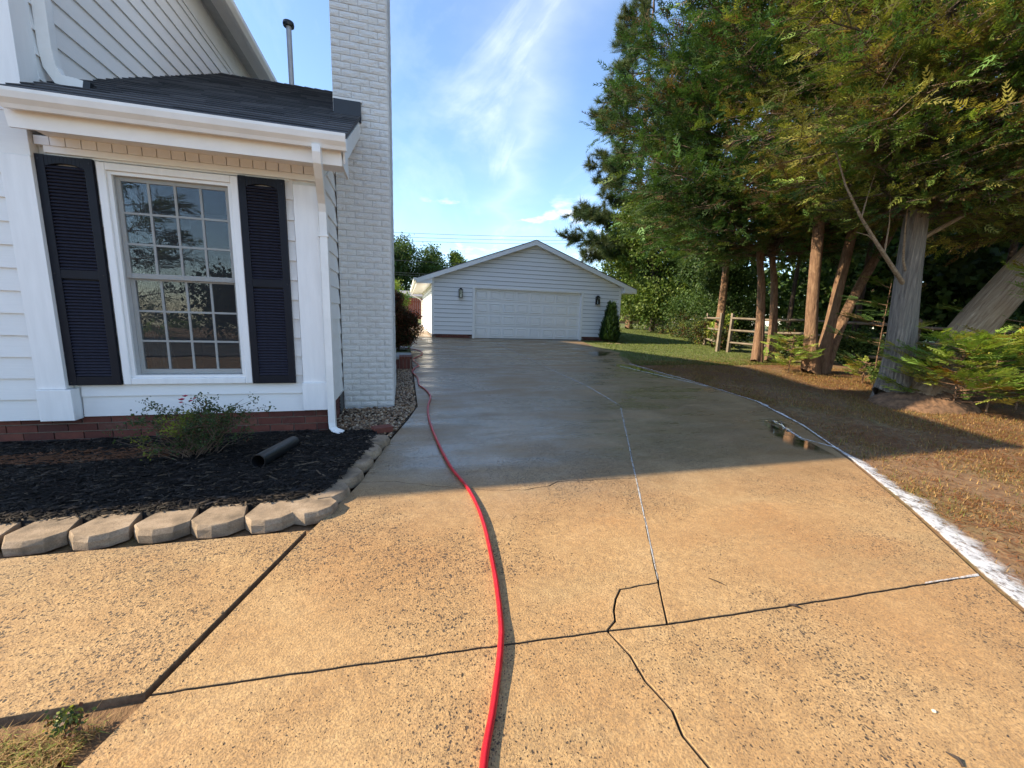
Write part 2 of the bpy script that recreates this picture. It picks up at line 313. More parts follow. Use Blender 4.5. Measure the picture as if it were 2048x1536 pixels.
# ------------------------------------------------------------------ ground and driveway
def grid_sheet(name,xs,ys,zf,mat,smooth=True,parent=None):
    nx,ny=len(xs),len(ys); X,Y=np.meshgrid(xs,ys); Z=zf(X,Y); V=np.stack([X,Y,Z],-1).reshape(-1,3)
    i=np.arange(nx-1); j=np.arange(ny-1); I,J=np.meshgrid(i,j); a=(J*nx+I).ravel(); T=np.stack([a,a+1,a+1+nx,a+nx],-1)
    return np_mesh(name,V,T,mat,None,parent,smooth)
def fbm(x,y,s=0):
    return (np.sin(x*1.7+s)*np.cos(y*1.3+s*2)+0.5*np.sin(x*3.9+y*2.1+s)+0.35*np.cos(x*7.3-y*5.7+s*3)+0.2*np.sin(x*13.1+y*11.7))/2
RE=[(0.4,-4),(1.35,-1.0),(2.15,0.25),(2.766,0.977),(2.942,1.211),(3.455,1.822),(4.101,2.679),(4.794,3.759),(5.367,4.991),(5.575,6.623),(5.634,8.24),(5.70,9.45)]
def re_x(y): return np.interp(y,[p[1] for p in RE],[p[0] for p in RE])
xs=np.concatenate([np.linspace(-70,-8,14),np.linspace(-7,16,105),np.linspace(17,110,20)]); ys=np.concatenate([np.linspace(-60,-5,12),np.linspace(-4,22,110),np.linspace(23,60,20),np.linspace(70,260,12)])
def zg(X,Y):
    z=gzv(Y)-0.035-0.03*((Y<26)&(X>-.5)&(X<re_x(np.clip(Y,-4,9.4))-.25)); out=np.clip((X-re_x(np.clip(Y,-4,9.4))-0.05)/0.6,0,1)*(Y<40)
    return z+out*(0.012+0.018*fbm(X*1.6,Y*1.6))
lawn=tag(grid_sheet('lawn',xs,ys,zg,M_GROUND),kind='structure')
def poly_inset(P,d):
    n=len(P); A=sum(P[i][0]*P[(i+1)%n][1]-P[(i+1)%n][0]*P[i][1] for i in range(n))
    if A<0: P=P[::-1]
    out=[]
    for i in range(n):
        a,b,c=Vector(P[i-1]),Vector(P[i]),Vector(P[(i+1)%n]); e1=(b-a).normalized(); e2=(c-b).normalized()
        n1=Vector((-e1.y,e1.x)); n2=Vector((-e2.y,e2.x)); bis=(n1+n2); k=bis.length
        if k<0.3: off=n1*d
        else:
            bis/=k; off=bis*(d/max(0.45,bis.dot(n1)))
        out.append((b.x+off.x,b.y+off.y))
    return out
def jag(a,b,n,amp,seed):
    r=random.Random(seed); a=Vector(a); b=Vector(b); t=(b-a); nn=Vector((-t.y,t.x)).normalized()
    return [tuple(a+t*(i/n)+nn*r.uniform(-amp,amp)*(1 if 0<i<n else 0)) for i in range(n+1)]
def polyjag(pts,step,amp,seed):
    out=[]
    for i in range(len(pts)-1):
        n=max(1,int((Vector(pts[i+1])-Vector(pts[i])).length/step)); seg=jag(pts[i],pts[i+1],n,amp,seed+i); out+=seg if i==0 else seg[1:]
    return out
def dens(pts,step=0.25): return polyjag(pts,0.05,0.003,5)
LE=[(-0.83,1.40),(-0.54,2.36),(-0.379,2.823),(-0.146,3.933),(0.02,4.6),(0.155,5.25)]
C0=[(1.072,1.285),(1.18,1.50)]; CJ=[(1.072,1.285),(2.975,4.985)]
def lerp(a,b,t): return (a[0]+(b[0]-a[0])*t,a[1]+(b[1]-a[1])*t)
kp=lerp(*CJ,0.066)   # where the broken corner meets the joint
cornercrack=polyjag([kp,(0.985,1.525),(0.93,1.47),(0.886,1.408),(0.86,1.35),(0.80,1.309)],0.045,0.010,3)
nearcrack=polyjag([(0.80,1.309),(0.829,1.18),(0.824,1.073),(0.851,0.954),(0.831,0.876),(0.848,0.778),(0.87,0.5),(0.9,-4)],0.07,0.007,8)
hair=polyjag([(-0.33,2.98),(-0.08,2.961),(0.206,2.82),(0.59,2.681),(0.842,2.634),(1.04,2.666),(1.134,2.73),lerp(*CJ,0.378)],0.06,0.008,21)
J1L=polyjag([(-0.83,1.40),(-0.374,1.379),(0.348,1.337),(0.80,1.309)],0.035,0.0022,41); J1M=[(0.80,1.309),(1.072,1.285)]; J1R=polyjag([(1.072,1.285),(1.762,1.253),(2.942,1.211)],0.04,0.002,43)
cj=dens(CJ,0.12); k378=lerp(*CJ,0.378)
cj_a=dens([kp,k378],0.12); cj_b=dens([k378,CJ[1]],0.12)
rr=[p for p in RE if p[1]>=1.2 and p[1]<5.0]
slabs=[]
slabs.append(('walk',[(-8,1.43),(-0.845,1.405),(-0.55,2.375),(-8,2.46)],0.009))
slabs.append(('near_left',J1L[::-1]+[(-0.83,1.40),(-0.905,1.19),(-1.12,0.55),(-2.3,-4)][1:]+nearcrack[::-1][:-1],0.005))
slabs.append(('near_right',nearcrack+[p for p in RE if p[1]<1.2]+[(2.942,1.211)]+J1R[::-1][1:]+J1M[::-1][1:-1],0.005))
slabs.append(('corner_piece',cornercrack+J1M[1:]+[lerp(*CJ,0.03)],0.0045))
slabs.append(('left_lower',J1L[:-1]+cornercrack[::-1]+cj_a[1:-1]+hair[::-1]+[(-0.379,2.823),(-0.54,2.36)],0.004))
slabs.append(('left_upper',hair+cj_b[1:]+[(1.5,5.05),(0.155,5.25),(0.02,4.6),(-0.146,3.933)],0.003))
slabs.append(('right_mid',[(1.072,1.285)]+J1R[1:]+rr[1:]+[(5.367,4.991),CJ[1]]+cj[::-1][1:-1],0.005))
slabs.append(('up_left',[(0.155,5.25),(1.5,5.05),(2.975,4.985),(3.15,6.5),(3.17,8.53),(0.165,8.58)],0.005))
slabs.append(('up_right',[(2.975,4.985),(5.367,4.991),(5.575,6.623),(5.634,8.24),(5.64,8.5),(3.17,8.53),(3.15,6.5)],0.005))
slabs.append(('far_left',[(0.165,8.58),(3.17,8.53),(3.30,12.6),(0.18,12.7)],0.005))
slabs.append(('far_right',[(3.17,8.53),(5.64,8.5),(5.70,9.45),(6.55,11.3),(7.0,12.0),(7.05,12.55),(3.30,12.6)],0.005))
slabs.append(('apron_left',[(0.18,12.7),(3.30,12.6),(3.62,17.24),(1.12,17.24),(1.12,26.6),(0.20,26.6)],0.005))
slabs.append(('apron_right',[(3.30,12.6),(7.05,12.55),(7.05,14.0),(7.9,17.24),(3.62,17.24)],0.005))
base=MB(); 
bp=[(-8,1.45),(-0.86,1.42),(-2.3,-4),(0.4,-4)]+RE[1:]+[(6.55,11.3),(7.0,12.0),(7.05,14.0),(7.88,17.2),(1.14,17.2),(1.14,26.5),(0.22,26.5),(0.18,5.3),(-0.13,3.93),(-0.53,2.44),(-8,2.44)]
k=[(x,y,gz(y)-0.045) for x,y in bp]; base.add(k,[tuple(range(len(k)))])
M_JOINT=plain('joint_soil',(0.03,0.02,0.014),0.95,var=0.4,scale=30,bump=0.6,bscale=80)
driveway=tag(base.build('driveway',M_JOINT),kind='structure')
M_EDGE=plain('dirty_slab_edge',(0.15,0.105,0.065),0.95,var=0.45,scale=25,bump=0.8,bscale=60)
def slab_mesh(poly,g,th=0.09):
    P=poly_inset(poly,g); n=len(P); bm=bmesh.new()
    def zz(y): return (-0.3837+0.0223*y) if y<=18 else gz(y)
    b=0.002; P2=poly_inset(P,b)
    t=[bm.verts.new((x,y,zz(y))) for x,y in P2]; m=[bm.verts.new((x,y,zz(y)-b)) for x,y in P]; d=[bm.verts.new((x,y,zz(y)-th)) for x,y in P]
    bm.faces.new(t)
    for i in range(n):
        j=(i+1)%n; bm.faces.new((m[i],m[j],t[j],t[i])); bm.faces.new((d[i],d[j],m[j],m[i]))
    bmesh.ops.triangulate(bm,faces=[f for f in bm.faces if len(f.verts)>4]); bmesh.ops.recalc_face_normals(bm,faces=bm.faces); bm.normal_update()
    if sum(f.normal.z*f.calc_area() for f in bm.faces)<0: bmesh.ops.reverse_faces(bm,faces=bm.faces)
    me=bpy.data.meshes.new('concrete_slab'); bm.to_mesh(me); bm.free(); me.materials.append(M_CONC); me.materials.append(M_EDGE)
    for p in me.polygons:
        if abs(p.normal.z)<0.5: p.material_index=1
    return me
for nm,P,g in slabs: inst('concrete_slab',slab_mesh(P,g),driveway)
M_ASPH=plain('added_dark_asphalt',(0.045,0.045,0.047),0.9,var=0.25,scale=20,bump=0.4,bscale=120)
tag(grid_sheet('street',np.linspace(-70,110,30),np.linspace(-17,-5.5,8),lambda X,Y:gzv(Y)+0.01,M_ASPH),kind='structure')  # unseen strip behind the camera, added to darken the lower pane reflections
# foam along joints, run-off foam and puddles
def m_foam():
    m=NT('soap_foam'); v=m.vec(src='Position'); n=m.noise(v,30,6,0.7,0.6); n2=m.noise(v,9,5,0.65,0.4)
    m.set('Base Color',(0.80,0.81,0.82)); m.set('Roughness',0.35)
    a=m.ramp(m.math('ADD',m.math('MULTIPLY',n,0.6),m.math('MULTIPLY',n2,0.4)),[(0.40,0.0),(0.54,1.0)]); m.set('Normal',m.bump(n,0.8,0.01))
    at=m.N.new('ShaderNodeAttribute'); at.attribute_name='Col'; sp=m.N.new('ShaderNodeSeparateColor'); m.L.new(at.outputs['Color'],sp.inputs[0])
    a=m.math('MULTIPLY',m.math('ADD',a,m.math('MULTIPLY',sp.outputs[0],0.55),clamp=True),m.math('MULTIPLY',sp.outputs[1],1.0)); m.set('Alpha',a); return m.m
M_FOAM=m_foam()
def strip(name,path,wl,wr,seed,zoff=0.006,coverage=lambda t:1.0,core=0.8,mat=M_FOAM,step=0.04,below=0.0):
    r=np.random.default_rng(seed); P=np.array(path,float); d=np.r_[0,np.cumsum(np.linalg.norm(np.diff(P,axis=0),axis=1))]; s=np.arange(0,d[-1],step)
    x=np.interp(s,d,P[:,0]); y=np.interp(s,d,P[:,1]); tx=np.gradient(x); ty=np.gradient(y); l=np.hypot(tx,ty); nx,ny=ty/l,-tx/l
    def nz(k): 
        a=r.normal(size=len(s)); a=np.convolve(a,np.ones(k)/k,'same'); return a/ (a.std()+1e-6)
    t=s/d[-1]; L=np.interp(t,*wl)*np.clip(1+0.12*nz(5)+0.2*nz(15),0.2,2); R=np.interp(t,*wr)*np.clip(1+0.14*nz(5)+0.22*nz(14),0.25,2)
    rows=[]; cols=[]
    for k,f in enumerate((-1,-0.4,0.0,0.5,1)):
        off=np.where(f<0,f*L,f*R); X=x+nx*off; Y=y+ny*off
        Z=gzv(Y)+zoff+0.006*(abs(f)<0.5)-(below*max(0,f)); rows.append(np.stack([X,Y,Z],-1)); cv=np.array([coverage(q) for q in t])
        e=(1.0 if abs(f)<0.7 else 0.0); cols.append(np.stack([np.full_like(t,core*(1 if abs(f)<0.6 else 0.1))*cv,e*cv,0*t],-1))
    V=np.stack(rows,1).reshape(-1,3); C=np.stack(cols,1).reshape(-1,3); n=len(s); q=[]
    I,J=np.meshgrid(np.arange(n-1),np.arange(4),indexing='ij'); a=(I*5+J).ravel(); T=np.stack([a,a+1,a+6,a+5],-1)
    return tag(np_mesh(name,V,T,mat,C,None,True),kind='stuff')
rp=[(2.55,0.68),(2.766,0.977),(2.942,1.211),(3.455,1.822),(4.101,2.679),(4.794,3.759),(5.367,4.991),(5.575,6.623),(5.634,8.24),(5.69,9.3)]
ro=[(x+0.03,y-0.01) for x,y in rp]
tag(strip('foam_runoff',ro,([0,1],[0.012,0.03]),([0,0.12,0.22,0.30,0.40,0.6,0.75,1],[0.16,0.19,0.16,0.05,0.045,0.08,0.05,0.10]),4,0.004,lambda t:(0.9 if t>0.3 else 0.80) if (t<0.56 or t>0.74) else 0.65,0.30,below=0.016))
tag(strip('foam_runoff',[(5.50,6.2),(5.42,7.0),(5.30,8.0),(5.2,8.9)],([0,1],[0.02,0.03]),([0,1],[0.03,0.04]),9,0.005,lambda t:0.85,0.3))
tag(strip('foam_runoff',[(4.33,2.95),(4.25,3.3),(4.5,3.75)],([0,1],[0.02,0.02]),([0,1],[0.02,0.02]),19,0.005,lambda t:0.7,0.1))
tag(strip('joint_foam',[lerp(*CJ,0.07),lerp(*CJ,0.5),lerp(*CJ,0.97)],([0,1],[0.004,0.010]),([0,1],[0.007,0.012]),5,-0.001,lambda t:0.62,0.25,step=0.025))
tag(strip('joint_foam',[(2.99,5.1),(3.15,6.5),(3.17,8.5),(3.35,13),(3.5,15.5)],([0,1],[0.012,0.02]),([0,1],[0.012,0.02]),6,0.002,lambda t:0.75 if t<0.35 else 0.6,0.35))
tag(strip('joint_foam',[(2.55,1.228),(2.935,1.214)],([0,1],[0.003,0.008]),([0,1],[0.003,0.008]),12,0.001,lambda t:0.6,0.25,step=0.02))
def puddle(pts,seed):
    r=random.Random(seed); n=len(pts); P=[]
    for i in range(n):
        for q in range(6):
            t=q/6; p0,p1,p2,p3=[Vector(pts[(i+k)%n]) for k in (-1,0,1,2)]
            a=0.5*((2*p1)+(-p0+p2)*t+(2*p0-5*p1+4*p2-p3)*t*t+(-p0+3*p1-3*p2+p3)*t**3); P.append((a.x+r.uniform(-.03,.03),a.y+r.uniform(-.03,.03)))
    cx=sum(p[0] for p in P)/len(P); cy=sum(p[1] for p in P)/len(P); n=len(P); V=[];C=[]
    for k,al in ((1.0,0.0),(0.88,0.25),(0.72,0.75),(0.45,1.0)):
        for x,y in P: X=cx+(x-cx)*k; Y=cy+(y-cy)*k; V.append((X,Y,gz(Y)+0.002)); C.append((al,al,al))
    V.append((cx,cy,gz(cy)+0.002)); C.append((1,1,1)); T=[]
    for k in range(3):
        for i in range(n): j=(i+1)%n; T+=[(k*n+i,k*n+j,(k+1)*n+j),(k*n+i,(k+1)*n+j,(k+1)*n+i)]
    T+=[(3*n+i,3*n+(i+1)%n,4*n) for i in range(n)]
    tag(np_mesh('puddle',np.array(V),np.array(T),M_WATER,np.array(C)),kind='stuff')
puddle([(4.78,4.05),(4.62,3.8),(4.35,3.42),(4.05,2.75),(3.85,2.95),(4.0,3.4),(4.3,3.85),(4.55,4.05)],1)
puddle([(5.6,9.3),(5.58,8.2),(5.45,7.0),(5.2,7.1),(5.15,8.0),(4.95,9.2)],2)
0 and puddle([(2.72,4.6),(2.45,4.0),(2.25,3.65),(2.1,3.85),(2.3,4.3),(2.5,4.65)],3)
0 and puddle([(1.75,2.93),(1.65,2.83),(1.58,2.88),(1.64,2.98)],4)
puddle([(2.2,15.8),(0.6,15.5),(0.5,16.6),(2.0,16.9)],5); puddle([(6.8,12.2),(5.9,10.9),(5.4,10.9),(5.9,12.3)],6)
# ------------------------------------------------------------------ parenting that keeps world coordinates
def wm(o):
    b=Matrix.LocRotScale(o.location,o.rotation_euler,o.scale)
    return (wm(o.parent)@o.matrix_parent_inverse@b) if o.parent else b
def link(o,parent=None):
    COL.objects.link(o)
    if parent is not None: o.parent=parent; o.matrix_parent_inverse=wm(parent).inverted()
    return o
def recttube(pts,wd,dp,mb=None,up=(1,0,0)):
    mb=mb or MB(); pts=[Vector(p) for p in pts]; n=len(pts); k=len(mb.v)
    for i,p in enumerate(pts):
        t=(pts[min(i+1,n-1)]-pts[max(i-1,0)]).normalized(); a=Vector(up); a=(a-t*a.dot(t)).normalized(); b=t.cross(a)
        for sx,sy in ((-1,-1),(-.35,-1.0),(-.3,-.86),(.3,-.86),(.35,-1.0),(1,-1),(1,1),(-1,1)): mb.v.append(tuple(p+a*sx*wd/2+b*sy*dp/2))
    s=8
    for i in range(n-1):
        for j in range(s): mb.f.append((k+i*s+j,k+i*s+(j+1)%s,k+(i+1)*s+(j+1)%s,k+(i+1)*s+j))
    mb.f.append(tuple(k+j for j in range(s-1,-1,-1))); mb.f.append(tuple(k+(n-1)*s+j for j in range(s)))
    return mb
def lap(parent,face,plane,u0b,u1b,u0t,u1t,z0,z1,mat,name='siding_board',d0=0.021,d1=0.003):
    # one lapped board: face '-y' (u=x), '+x' or '-x' (u=y); bottom edge proud by d0, top by d1
    def P(u,d,z):
        if face=='-y': return (u,plane-d,z)
        if face=='+x': return (plane+d,u,z)
        return (plane-d,u,z)
    lip=0.010
    m=MB().hexa([P(u0b,-0.01,z0),P(u1b,-0.01,z0),P(u1b,d0,z0),P(u0b,d0,z0)],[P(u0t,-0.01,z1+lip),P(u1t,-0.01,z1+lip),P(u1t,d1,z1+lip),P(u0t,d1,z1+lip)])
    return m.build(name,mat,parent)
EXP=0.178
def m_screen():
    m=NT('insect_screen_mesh'); m.set('Base Color',(0.06,0.06,0.065)); m.set('Roughness',0.8); m.set('Alpha',0.16); return m.m
M_SCREEN=m_screen()
# ------------------------------------------------------------------ the house
house=tag(empty('house',(-2.75,4.3,gz(4.3))),'white two-storey house with one-storey wing, navy shutters and brick base','house')
wall=MB()
for x0,x1,z0,z1 in ((-2.76,-2.33,-0.03,2.2),(-1.42,-0.76,-0.03,2.2),(-2.33,-1.42,-0.03,0.27),(-2.33,-1.42,2.02,2.2)): wall.box(x0,x1,4.215,4.36,z0,z1)
wall.box(-0.90,-0.76,4.36,11.8,-0.03,2.2); wall.box(-2.7,-0.76,11.66,11.8,-0.03,2.2)
wall.add([(-0.762,4.216,2.2),(-0.762,11.8,2.2),(-0.762,8.0,4.45)],[(0,1,2)])
wall.box(-24,-2.762,4.175,17.8,-0.03,5.24)
wall.build('wall',M_TRIM,house)
# brick foundation: core and single bricks
MB().box(-24,-0.757,4.215,4.40,-0.6,-0.03).box(-0.95,-0.757,4.40,11.8,-0.6,-0.03).build('foundation_core',M_MORTAR,house)
bmr=MB().box(0,0.198,0,0.06,0,0.060).mesh('brick',M_BRICK); bmh=MB().box(0,0.095,0,0.06,0,0.060).mesh('brick',M_BRICK)
rb=random.Random(3)
for r in range(6):
    z=-0.104-r*0.0705; x=-0.757
    if r%2==0: inst('brick',bmh,house,(x-0.095,4.205-rb.uniform(0,.004),z)); x-=0.1035
    while x>-4.0: inst('brick',bmr,house,(x-0.198,4.205-rb.uniform(0,.004),z)); x-=0.2085
    y=4.225
    while y<5.15: inst('brick',bmr,house,(-0.747+rb.uniform(0,.004),y,z),(0,0,math.pi/2)); y+=0.2085
# lapped boards
for i in range(12):
    z0=-0.045+i*EXP; z1=min(z0+EXP,2.08)
    lap(house,'-y',4.172,-8.0,-2.951,-8.0,-2.951,z0-0.012,z0-0.012+EXP,M_SID)
    if z0<0.236:
        lap(house,'-y',4.205,-2.70,-0.955,-2.70,-0.955,z0,min(z1,0.232),M_SID)
        if z1>0.236: 
            lap(house,'-y',4.205,-2.70,-2.375,-2.70,-2.375,0.236,z1,M_SID,d0=0.006); lap(house,'-y',4.205,-1.379,-0.955,-1.379,-0.955,0.236,z1,M_SID,d0=0.008)
    else:
        lap(house,'-y',4.205,-2.70,-2.375,-2.70,-2.375,z0,z1,M_SID); lap(house,'-y',4.205,-1.379,-0.955,-1.379,-0.955,z0,z1,M_SID)
    lap(house,'+x',-0.762,4.215,11.7,4.215,11.7,z0,z1 if z1<2.08 else 2.11,M_SIDY)
for i in range(15):
    z0=2.30+i*EXP; lap(house,'+x',-2.762,4.30,14,4.30,14,z0,z0+EXP,M_SIDY)
    if i<3 or True: lap(house,'-y',4.172,-8.0,-2.93,-8.0,-2.93,z0,z0+EXP,M_SID)
for i in range(9):     # gable end of the wing above the eave
    z0=2.13+i*EXP; a=4.0+(z0-2.13+0.2)/0.534; b=12.0-(z0-2.13+0.2)/0.534
    if b-a>0.3: lap(house,'+x',-0.762,a,b,a+EXP/0.534,b-EXP/0.534,z0,z0+EXP,M_SIDY)
# corner posts (pilasters)
MB().box(-2.95,-2.757,4.12,4.20,0.21,2.035).build('pilaster',M_TRIMV,house,bevel=0.003)
MB().box(-2.945,-2.712,4.095,4.20,-0.058,0.208).build('pilaster_base',M_TRIMV,house,bevel=0.004)
MB().box(-0.95,-0.748,4.172,4.215,0.236,2.045).build('pilaster',M_TRIMV,house,bevel=0.003)
MB().box(-0.957,-0.722,4.148,4.22,-0.036,0.236).build('pilaster_base',M_TRIMV,house,bevel=0.004)
MB().box(-0.748,-0.736,4.175,4.26,-0.03,2.12).build('corner_board',M_TRIMV,house)
MB().box(-3.6,-2.757,4.125,4.18,2.036,2.34).build('band_board',M_TRIM,house,bevel=0.003)
MB().box(-2.935,-2.748,4.12,4.305,2.34,5.22).build('corner_board',M_TRIMV,house)
MB().box(-2.762,-2.735,4.31,14,4.88,5.235).build('frieze_board',M_TRIM,house)
# window
win=MB()
for a in ((-2.375,-2.318,0.237,2.056),(-1.436,-1.379,0.237,2.056),(-2.317,-1.437,1.999,2.056),(-2.317,-1.437,0.237,0.294)):
    win.box(a[0],a[1],4.158,4.222,a[2],a[3])
window=win.build('window',M_TRIMV,house,bevel=0.006)
fr=MB()
for a in ((-2.317,-2.290,0.295,1.998),(-1.464,-1.437,0.295,1.998),(-2.289,-1.465,1.972,1.998),(-2.289,-1.465,0.295,0.318)): fr.box(a[0],a[1],4.178,4.34,a[2],a[3])
fr.build('window_frame',M_VINYL,window)
def sash(z0,z1,y):
    s=MB(); w_=0.034
    for a in ((-2.288,-2.288+w_,z0,z1),(-1.466-w_,-1.466,z0,z1),(-2.288+w_,-1.466-w_,z1-w_,z1),(-2.288+w_,-1.466-w_,z0,z0+w_*1.25)): s.box(a[0],a[1],y,y+0.035,a[2],a[3])
    s.build('sash',M_SASH,window,bevel=0.003)
    MB().box(-2.256,-1.498,y+0.012,y+0.015,z0+w_,z1-w_+0.002).build('pane',M_GLASS,window)
    for k in (1,2,3):
        x=-2.254+k*(0.754/4); MB().box(x-0.0085,x+0.0085,y+0.003,y+0.0115,z0+w_+0.008,z1-w_).build('muntin',M_SASH,window)
    for k in (1,2):
        z=z0+w_+k*(z1-z0-2*w_)/3; MB().box(-2.254,-1.50,y+0.0022,y+0.0118,z-0.0085,z+0.0085).build('muntin',M_SASH,window)
sash(1.155,1.972,4.215); sash(0.320,1.175,4.252)
MB().box(-2.290,-1.464,4.200,4.2012,0.318,1.972).build('insect_screen',M_SCREEN,window)
for x in (-2.02,-1.70): MB().box(x-0.03,x+0.03,4.252,4.28,1.176,1.19).build('sash_lock',M_VINYL,window)
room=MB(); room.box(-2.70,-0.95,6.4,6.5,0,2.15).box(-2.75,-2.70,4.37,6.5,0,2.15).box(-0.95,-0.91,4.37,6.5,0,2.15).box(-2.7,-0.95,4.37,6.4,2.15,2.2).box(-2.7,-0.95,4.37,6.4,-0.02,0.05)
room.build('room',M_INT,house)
cv=[];n=24
for i in range(n+1):
    x=-2.30+i*0.20/n; cv.append((x,4.42+0.025*math.sin(i*1.7)))
c=MB(); zs=[(2.0,0.72),(1.2,0.75),(0.6,0.85),(0.30,1.15)]
for z,kx in zs: 
    for x,y in cv: c.v.append((-2.30+(x+2.30)*kx*1.0,y,z))
for r in range(3):
    for i in range(n): a=r*(n+1)+i; c.f.append((a,a+1,a+n+2,a+n+1))
c.build('curtain',M_CURT,house,smooth=True)
# shutters
M_LOUV=plain('navy_skylit_louver',(0.034,0.034,0.050),0.36,var=0.15,scale=7)  # lighter navy than the frames: sky catch put into the louver colour
lou=MB().hexa([(0,-0.014,0.002),(1,-0.014,0.002),(1,-0.006,-0.003),(0,-0.006,-0.003)],[(0,0.010,0.021),(1,0.010,0.021),(1,0.015,0.017),(0,0.015,0.017)]).mesh('louver',M_LOUV)
for x0,x1 in ((-2.754,-2.391),(-1.374,-1.013)):
    s=MB(); st=0.057; y0,y1=4.150,4.182
    s.box(x0,x0+st,y0,y1,0.236,2.066).box(x1-st,x1,y0,y1,0.236,2.066)
    s.box(x0+st,x1-st,y0+.002,y1,0.236,0.312).box(x0+st,x1-st,y0+.002,y1,1.125,1.195)
    nx=10
    for k in range(nx):
        u0,u1=k/nx,(k+1)/nx; w_=x1-x0-2*st; a0=2.010-0.030*(2*u0-1)**2; a1=2.010-0.030*(2*u1-1)**2; xa,xb=x0+st+w_*u0,x0+st+w_*u1
        s.hexa([(xa,y0+.002,a0),(xb,y0+.002,a1),(xb,y1,a1),(xa,y1,a0)],[(xa,y0+.002,2.064),(xb,y0+.002,2.064),(xb,y1,2.064),(xa,y1,2.064)])
    s.box(x0+st,x1-st,y1-.004,y1,0.312,2.0)
    sh=s.build('shutter',M_SHUT,house,bevel=0.002)
    for zc,zt in ((0.318,1.118),(1.20,1.995)):
        z=zc
        while z<zt-0.02: inst('louver',lou,sh,(x0+st,4.1655,z),(0,0,0),(x1-x0-2*st,1,1)); z+=0.0258
    for zz in (0.26,1.16,2.03):
        for xx in (x0+0.02,x1-0.02): MB().tube([(xx,y0-0.003,zz),(xx,y0+0.003,zz)],0.006,8).build('screw',M_DARK,sh)
# cornice: frieze, dentils, soffit, fascia, gutter
MB().box(-2.702,-0.745,4.168,4.215,2.085,2.136).build('frieze_board',M_CREAM,house,bevel=0.002)
MB().box(-2.69,-0.98,4.185,4.212,2.068,2.084).build('head_trim',M_TRIM,house)
dm=MB().box(0,0.093,0,0.05,0,0.064).mesh('dentil',M_CREAM)
for i in range(20): inst('dentil',dm,house,(-2.752+0.1*i+0.0035,4.160+rb.uniform(-.0015,.0015),2.137))
MB().box(-2.70,-0.745,4.195,4.215,2.136,2.2).build('dentil_back',M_CREAM,house)
MB().box(-2.66,-0.50,3.852,4.215,2.2005,2.215).build('soffit',M_CREAM,house)
MB().hexa([(-2.662,3.832,2.135),(-0.487,3.832,2.135),(-0.487,3.85,2.135),(-2.662,3.85,2.135)],[(-2.662,3.80,2.30),(-0.487,3.80,2.30),(-0.487,3.85,2.30),(-2.662,3.85,2.30)]).build('fascia',M_CREAM,house)
MB().prism([(-0.50,3.86,2.15),(-0.50,4.24,2.15),(-0.50,4.24,2.50),(-0.50,3.86,2.31)],(0.018,0,0)).build('cornice_end',M_TRIM,house)
gp=[(3.796,2.338),(3.796,2.238),(3.742,2.228),(3.728,2.252),(3.700,2.280),(3.688,2.318),(3.688,2.340),(3.700,2.342),(3.704,2.330),(3.70,2.30)]
gut=MB(); n=len(gp); xs_=[-2.625,-0.437]
for x in xs_: gut.v+= [(x,a,b) for a,b in gp]
for i in range(n): j=(i+1)%n; gut.f.append((i,j,n+j,n+i))
gut.f+= [tuple(range(n)),tuple(range(2*n-1,n-1,-1))]
gut.build('gutter',M_METALW,house)
recttube([(-0.66,3.738,2.235),(-0.66,3.738,2.19),(-0.662,3.76,2.13),(-0.672,3.86,2.05),(-0.69,4.00,1.97),(-0.697,4.09,1.90),(-0.699,4.13,1.82),(-0.700,4.140,1.70),(-0.700,4.140,0.4),(-0.700,4.140,-0.16),(-0.695,4.130,-0.215),(-0.665,4.105,-0.255),(-0.60,4.06,-0.275)],0.062,0.078).build('downspout',M_METALW,house)
MB().box(-0.748,-0.660,4.095,4.17,1.60,1.618).build('downspout_strap',M_METALW,house)
# wing roof with single shingles
SL=0.534; sa=math.atan(SL); E0=(3.765,2.335); RDG=(8.0,2.335+SL*(8.0-3.765))
rf=MB(); 
rf.hexa([(-2.755,E0[0],E0[1]-0.03),(-0.455,E0[0],E0[1]-0.03),(-0.455,8.0,RDG[1]-0.03),(-2.755,8.0,RDG[1]-0.03)],[(-2.755,E0[0],E0[1]),(-0.455,E0[0],E0[1]),(-0.455,8.0,RDG[1]),(-2.755,8.0,RDG[1])])
rf.hexa([(-2.755,8.0,RDG[1]-0.03),(-0.455,8.0,RDG[1]-0.03),(-0.455,12.235,E0[1]-0.03),(-2.755,12.235,E0[1]-0.03)],[(-2.755,8.0,RDG[1]),(-0.455,8.0,RDG[1]),(-0.455,12.235,E0[1]),(-2.755,12.235,E0[1])])
roof=rf.build('roof',M_SHING,house)
shm=MB().hexa([(0,0,0.0),(1,0,0.0),(1,0.19,-0.004),(0,0.19,-0.004)],[(0,0,0.017),(1,0,0.017),(1,0.19,0.003),(0,0.19,0.003)]).mesh('shingle',M_SHING)
sl_len=math.hypot(8.0-E0[0],RDG[1]-E0[1]); ex=0.142; row=0; s=-0.02
while s<sl_len-0.02:
    x=-2.75-(0.17 if row%2 else 0.0)-rb.uniform(0,.1)
    while x<-0.45:
        wd=rb.choice((0.28,0.34,0.30,0.38)); a=max(x,-2.75); b=min(x+wd-0.004,-0.448); x+=wd
        if b-a<0.04: continue
        inst('shingle',shm,roof,(a,E0[0]+s*math.cos(sa),E0[1]+s*math.sin(sa)+0.003+rb.uniform(0,.002)),(sa,0,0),(b-a,1,1))
    s+=ex; row+=1
rc=MB(); x=-2.75
